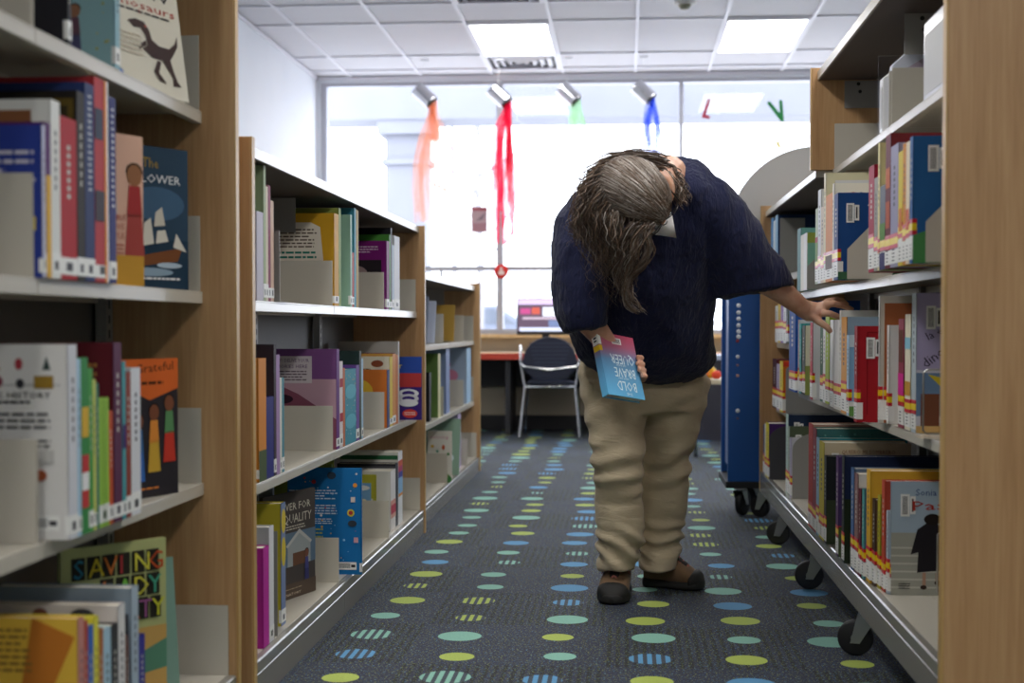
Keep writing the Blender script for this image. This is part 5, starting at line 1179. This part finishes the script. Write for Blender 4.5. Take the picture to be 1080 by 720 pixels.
# right hand behind the held book: palm and four fingers over its edge
BO = P(629.5, 349, 4.10); bu = (RT_*.112 - UP_*.019 + FW_*.088).normalized(); bv = -UP_*.178 + RT_*.036 - FW_*.07; bv = (bv - bu*bv.dot(bu)).normalized(); bn = bu.cross(bv).normalized()
if bn.dot(FW_) > 0: bn = -bn      # bn points to the viewer
BW, BH, BT = .142, .198, .026
def B(u, v, n): return BO + bu*u + bv*v + bn*n
m.loft([(B(.05, .055, -.05), bv*.026, bn*.016), (B(.085, .08, -.048), bv*.036, bn*.015), (B(.125, .09, -.046), bv*.040, bn*.013), (B(.145, .093, -.040), bv*.036, bn*.011)], SKIN, 14)
for k, v in enumerate((.062, .083, .103, .121)):
    L = (.020, .026, .024, .016)[k]
    m.tube([B(.132, v+.0, -.043), B(.158, v+.001, -.034), B(.164, v+.003, -.012), B(.152, v+.004, .0085), B(.152-L, v+.005, .0105)], [.0105, .0104, .0098, .0094, .0075], SKIN, 10)
m.tube([B(.07, .055, -.045), B(.10, .04, -.042), B(.125, .03, -.038)], [.013, .012, .009], SKIN, 10)
body = remesh(m, 'body', person, .0036, 3, .5)
# nails
NAIL = C('dba898', .3, name='fingernail')
nm = MB()
for p_ in ((889.3, 335.2, 4.312), (899, 325.1, 4.33)): 
    c = P(*p_); nm.loft([(c-RT_*.005+UP_*.003, FW_*.004, UP_*.001), (c+RT_*.004+UP_*.0005, FW_*.0035, UP_*.001)], NAIL, 8)
o = nm.build('fingernails', None); child(o)
# hair
HM = [C('66584c', .45, name='grey_brown_hair'), C('857a70', .4, name='grey_hair'), C('44362c', .45, name='brown_hair'), C('66503f', .45, name='chestnut_hair'), C('a8a098', .4, name='silver_hair')]
hair = MB(); hr = random.Random(11)
def cat(pts, n):
    """smooth curve through points"""
    out = []
    p = [pts[0]]+pts+[pts[-1]]
    for i in range(1, len(p)-2):
        for j in range(n):
            t = j/n; a, b, c, d = p[i-1], p[i], p[i+1], p[i+2]
            out.append(.5*((2*b)+(c-a)*t+(2*a-5*b+4*c-d)*t*t+(3*b-a-3*c+d)*t**3))
    out.append(pts[-1]); return out
def strand(pts, r_, mt, n=4, wave=0, wl=.07, seg=4):
    q = cat(pts, n); ph = hr.uniform(0, 6.28); L = 0; res = []
    for i, p_ in enumerate(q):
        if i: L += (p_-q[i-1]).length
        k = min(1, L/.06)*wave
        res.append(p_ + RT_*k*math.sin(2*PI*L/wl+ph) + FW_*k*math.cos(2*PI*L/wl+ph)*.8)
    rad = [r_*(1-.75*(i/(len(res)-1))**2) for i in range(len(res))]
    hair.tube(res, rad, mt, seg)
# scalp shell under the strands
def ell(th, ph, s_=1.0):
    """point on the skull: th from the crown, ph around (0 = face)"""
    x = math.sin(th)*math.sin(ph); y = math.sin(th)*math.cos(ph); z = math.cos(th)
    fy = .104 if y > 0 else .118
    return H(x*.09*s_, y*fy*s_-.005, z*.118*s_-.004)
vs_ = []; fs_ = []; NT_, NP_ = 12, 28
for i in range(NT_+1):
    for j in range(NP_):
        ph = 2*PI*j/NP_; lim = 1.15+.85*(1-math.cos(ph))/2*1.2+.0
        vs_.append(ell(max(.001, lim*i/NT_), ph, .99))
for i in range(NT_):
    for j in range(NP_): fs_.append((i*NP_+j, i*NP_+(j+1) % NP_, (i+1)*NP_+(j+1) % NP_, (i+1)*NP_+j))
hair.add(vs_, fs_, HM[0], True)
# strands combed back over the skull
for k in range(1150):
    a_ = hr.uniform(-1, 1); off = 1.015+.03*hr.random(); pts = []
    s0 = hr.uniform(0, .45) if hr.random() < .45 else 0; s1 = hr.uniform(.75, 1)
    for j in range(6):
        s_ = s0+(s1-s0)*j/5; th = math.radians(62-172*s_); lat = a_*(.28+1.05*math.sin(min(1, s_*1.25)*PI/2))
        x, y, z = math.sin(lat), math.cos(lat)*math.sin(th), math.cos(lat)*math.cos(th)
        pts.append(H(x*.09*off, y*(.104 if y > 0 else .118)*off-.005, z*.118*off-.004))
    strand(pts, hr.uniform(.0012, .0021), hr.choices(HM, (3, 3, 1.6, 1.3, 1.8))[0], 3, .0012, .09)
def lock(path, n, spread, r0, mats, wave=.008, wl=.075, endspread=None, cut=.25):
    pts = [P(p_[0], p_[1], p_[2]-.06) for p_ in path]
    for k in range(n):
        a, b, c = hr.gauss(0, 1), hr.gauss(0, 1), hr.gauss(0, 1); q = []; L = len(pts)-1; es = endspread or spread
        for i, p_ in enumerate(pts):
            s_ = spread+(es-spread)*i/L
            q.append(p_ + (RT_*a + UP_*b*.7 + FW_*c)*s_)
        e = max(2, int(round((L+1)*(1-cut*hr.random()))))
        strand(q[:max(3, e)], hr.uniform(.7, 1.2)*r0, hr.choices(HM, mats)[0], 5, wave*hr.uniform(.5, 1.4), wl*hr.uniform(.8, 1.3))
DK = (2, .6, 4, 4, .3); MX = (3, 2, 2, 3, 1.2)
# mass at the back of the head flung to the photo left
lock([(690, 176, 4.05), (665, 172, 4.0), (640, 182, 3.97), (622, 205, 3.97), (618, 232, 3.98), (625, 255, 3.99), (632, 275, 4.0)], 150, .016, .0019, DK, .009, .08, .018)
lock([(672, 175, 4.0), (648, 184, 3.96), (632, 205, 3.95), (626, 232, 3.96), (634, 258, 3.97), (640, 285, 3.98)], 150, .015, .0019, DK, .009, .08, .017)
lock([(655, 185, 3.94), (640, 205, 3.92), (636, 230, 3.92), (646, 252, 3.93), (652, 276, 3.95), (655, 300, 3.97)], 130, .014, .0018, DK, .008, .07, .016)
lock([(650, 225, 3.9), (650, 245, 3.9), (658, 262, 3.92), (662, 282, 3.94), (660, 300, 3.95)], 90, .012, .0018, MX, .008, .07, .014)
lock([(700, 172, 4.08), (680, 166, 4.04), (655, 168, 4.0), (635, 178, 3.99), (618, 196, 3.99), (608, 214, 3.99)], 90, .012, .0017, DK, .012, .06, .016)
lock([(690, 168, 4.1), (705, 178, 4.1), (714, 190, 4.08), (720, 203, 4.07), (724, 212, 4.06)], 70, .010, .0018, DK, .007, .06, .010)
lock([(702, 183, 4.05), (712, 196, 4.04), (716, 208, 4.04), (720, 216, 4.04)], 40, .008, .0018, DK, .006, .05, .008)
lock([(628, 200, 3.97), (612, 222, 3.98), (606, 240, 3.98), (612, 252, 3.98), (607, 260, 3.98)], 30, .008, .0014, DK, .012, .045, .012)
# front lock from the forehead, curling down over the blouse
lock([(686, 236, 3.90), (680, 248, 3.89), (685, 262, 3.9), (676, 280, 3.92), (663, 293, 3.94), (659, 308, 3.95), (663, 322, 3.96), (672, 329, 3.96)], 70, .0075, .0017, MX, .003, .09, .005, .12)
lock([(684, 238, 3.89), (672, 250, 3.89), (668, 268, 3.9), (664, 285, 3.93), (661, 300, 3.95), (666, 314, 3.95), (679, 328, 3.96)], 60, .008, .0017, MX, .005, .08, .004, .15)
lock([(672, 236, 3.88), (662, 250, 3.89), (660, 270, 3.91), (655, 290, 3.94), (652, 306, 3.95)], 70, .010, .0016, MX, .006, .07, .012, .3)
# flyaways
lock([(680, 172, 4.02), (655, 162, 4.0), (632, 168, 3.99), (618, 185, 3.98)], 26, .016, .0006, DK, .014, .05, .02)
lock([(640, 250, 3.95), (640, 275, 3.96), (646, 300, 3.97), (652, 318, 3.97)], 30, .022, .0006, DK, .012, .06, .03)
ho = hair.build('hair', None); child(ho)
# glasses
FR = C('16161a', .3, name='glasses_frame'); m = MB()
for sg in (-1, 1):
    m.tube([H(sg*.074, .0, -.012), H(sg*.076, .05, -.012), H(sg*.07, .098, -.014)], .0022, FR, 6)
    ring = [H(sg*(.034+.026*math.cos(a)), .106-.004*abs(math.cos(a)), -.022+.019*math.sin(a)) for a in [2*PI*i/16 for i in range(17)]]
    m.tube(ring, .0016, FR, 6)
m.tube([H(-.009, .108, -.02), H(0, .111, -.018), H(.009, .108, -.02)], .0016, FR, 6)
child(m.build('glasses', None))
# pointed white mask over nose and mouth
MASK = cloth('mask_fabric', 'e8e6e4', 'f0eeec', 20, .1)
m = MB(); n = 22; rim = []
for i in range(n):
    a = 2*PI*i/n; u, v = math.cos(a), math.sin(a); rim.append(H(u*.062, .075-.045*abs(u)**2+(.012 if v > 0 else -.01), -.072+v*(.042 if v > 0 else .052)))
ridge = [H(0, .128-.012*abs(k), -.072+k*.036) for k in (-1, -.5, 0, .5, 1)]
vv = rim[:]; ctr = len(vv); vv.append(H(0, .168, -.082)); ff = []
mid = []
for i in range(n):
    a = 2*PI*i/n; u, v = math.cos(a), math.sin(a); mid.append(len(vv)); vv.append(H(u*.038, .134-.02*abs(u)+(.0 if v > 0 else -.008), -.076+v*.034))
for i in range(n):
    j = (i+1) % n; ff.append((i, j, mid[j], mid[i])); ff.append((mid[i], mid[j], ctr))
m.add(vv, ff, MASK, True); o = m.build('face_mask', None); sd_ = o.modifiers.new('s', 'SOLIDIFY'); sd_.thickness = .0015; sd_.offset = 1; child(o)
m = MB()
for sg in (-1, 1): m.tube([H(sg*.058, .05, -.06), H(sg*.078, .01, -.045), H(sg*.082, -.015, -.03)], .0012, MASK, 5)
child(m.build('mask_strap', None))
# shoes
BR = cloth('brown_nubuck', '5f4a36', '755c43', 14, .3, 500); SOLE = C('1a1917', .75, name='black_sole'); LACE = C('a06054', .7, name='red_brown_lace'); DKL = C('2c2624', .7, name='dark_shoe_lining')
def shoe(toe, heel):
    toe, heel = Vector(toe), Vector(heel); toe.z = heel.z = 0; d = (toe-heel).normalized(); s_ = Vector((d.y, -d.x, 0)); u = Vector((0, 0, 1)); L = (toe-heel).length
    def S(a, hw, z0, z1, off=0): return (heel + d*(a*L) + s_*off + u*((z0+z1)/2), s_*hw, u*((z1-z0)/2))
    m = MB()
    m.loft([S(-.01, .018, .02, .075), S(.03, .034, .015, .098), (heel+d*(.14*L)+u*.06, s_*.039, u*.05+d*.0), S(.3, .041, .015, .118), S(.45, .043, .015, .110), S(.6, .047, .015, .096), S(.75, .049, .015, .077), S(.88, .043, .015, .058), S(.96, .031, .018, .046), S(1.0, .014, .022, .036)], BR, 24, sq=.8)
    m.loft([(heel+d*(.12*L)+u*.085, s_*.034, d*.042), (heel+d*(.13*L)+u*.125, s_*.036, d*.046), (heel+d*(.12*L)+u*.138, s_*.033, d*.043)], BR, 20)
    up = m.build('shoe', None); fixn(up); child(up)
    k = MB(); k.loft([S(-.025, .02, 0, .03), S(.03, .037, 0, .034), S(.2, .042, 0, .03), S(.42, .042, .002, .028), S(.65, .052, 0, .03), S(.82, .052, 0, .032), S(.93, .042, .0, .034), S(1.0, .026, .004, .034), S(1.025, .01, .008, .03)], SOLE, 24, sq=.55)
    def kid(mb, nm):
        o = fixn(mb.build(nm, None)); o.parent = up; return o
    kid(k, 'sole')
    k = MB(); k.loft([S(.83, .0535, .006, .050), S(.89, .0500, .006, .068), S(.96, .037, .010, .056), S(1.0, .022, .014, .038), S(1.015, .01, .016, .032)], SOLE, 20, sq=.8); kid(k, 'toe_cap')
    k = MB(); k.loft([(heel+d*(.36*L)+u*.121, s_*.019, u*.008), (heel+d*(.55*L)+u*.104, s_*.019, u*.006), (heel+d*(.74*L)+u*.079, s_*.014, u*.005)], DKL, 14); kid(k, 'tongue')
    k = MB()
    for i in range(5):
        a = .40+.078*i; z = .130-.0125*i
        for sg in (-1, 1): k.tube([heel+d*(a*L)+s_*(sg*.022)+u*(z-.006), heel+d*((a+.03)*L)+u*(z+.001), heel+d*((a+.065)*L)-s_*(sg*.022)+u*(z-.018)], .0027, LACE, 6)
    for sg in (-1, 1):
        k.tube([heel+d*(.42*L)+u*.122, heel+d*(.44*L)+s_*(sg*.02)+u*.128, heel+d*(.48*L)+s_*(sg*.036)+u*.112, heel+d*(.45*L)+s_*(sg*.024)+u*.114, heel+d*(.43*L)+u*.12], .0019, LACE, 6)
        k.tube([heel+d*(.42*L)+u*.122, heel+d*(.52*L)+s_*(sg*.03)+u*.108, heel+d*(.58*L)+s_*(sg*.046)+u*.08], .0017, LACE, 6)
    kid(k, 'laces')
t1 = ground(645, 638); h1 = P(655, 600, 4.75); shoe(t1, (h1.x, h1.y, 0))
t2 = ground(741, 622); h2 = P(681, 600, 4.84); shoe(t2, (h2.x, h2.y, 0))
# the book she holds, upside down
hb = thing('book', 'pink and blue hardcover book held upside down in her hand against the trousers', 'book', BO - bn*BT)
m = MB(); T2 = .0025
t = NT('pink_to_blue_cover'); tc = t.n('ShaderNodeTexCoord'); dp = t.n('ShaderNodeVectorMath', {0: tc.outputs['Object'], 1: bv}, operation='DOT_PRODUCT')
f_ = t.math('DIVIDE', dp.outputs['Value'], BH)
t.link(ramp(t, f_, [(.0, lin('c2506c')), (.2, lin('b0647e')), (.42, lin('5f8fb8')), (1, lin('62b0dc'))]), t.b.inputs['Base Color']); t.b.inputs['Roughness'].default_value = .3
GC = t.m; O0 = bn*BT
def bb(u0, u1, v0, v1, n0, n1, mt, M): M.obox(O0 + bu*u0 + bv*v0 + bn*n0, bu*(u1-u0), bv*(v1-v0), bn*(n1-n0), mt)
bb(0, BW, 0, BH, -T2, 0, GC, m); bb(0, BW, 0, BH, -BT, -BT+T2, GC, m); bb(-.002, .0015, 0, BH, -BT, 0, GC, m)
LT = C('dff0f4', .4, name='cover_lettering')
def ht(s, u, v, sz, wd): m.text(s, O0+bu*u+bv*v+bn*.0006, -bu, bv, sz, LT, wd)
ht('QUEER', .128, .066, .042, .095); ht('BRAVE', .122, .108, .042, .082); ht('BOLD', .118, .150, .042, .078)
ht('THE', .095, .196-.012, .012, .022); ht('QUICK', .09, .097, .007, .04); ht('HISTORY', .09, .138, .007, .04)
fixn(m.build('cover', hb))
m = MB(); bb(.0016, BW-.004, .003, BH-.004, -BT+T2*1.02, -T2*1.02, PAGE, m); fixn(m.build('pages', hb))
m = MB(); bb(.052, .088, .012, .032, .0004, .0009, WHITE, m)
for i in range(9): bb(.055+.0032*i, .0565+.0032*i, .015, .029, .0009, .0012, INK, m)
fixn(m.build('barcode_label', hb))
m = MB(); bb(-.0028, .0085, .010, .040, -BT+.002, .0005, WHITE, m); bb(-.0030, .0030, .016, .022, -BT+.008, -.006, INK, m); bb(-.0030, .0030, .026, .031, -BT+.008, -.006, INK, m); fixn(m.build('spine_label', hb))
m = MB(); bb(-.0028, .009, .043, .060, -BT+.002, .0005, C('e8c020', .4), m); fixn(m.build('spine_sticker', hb))
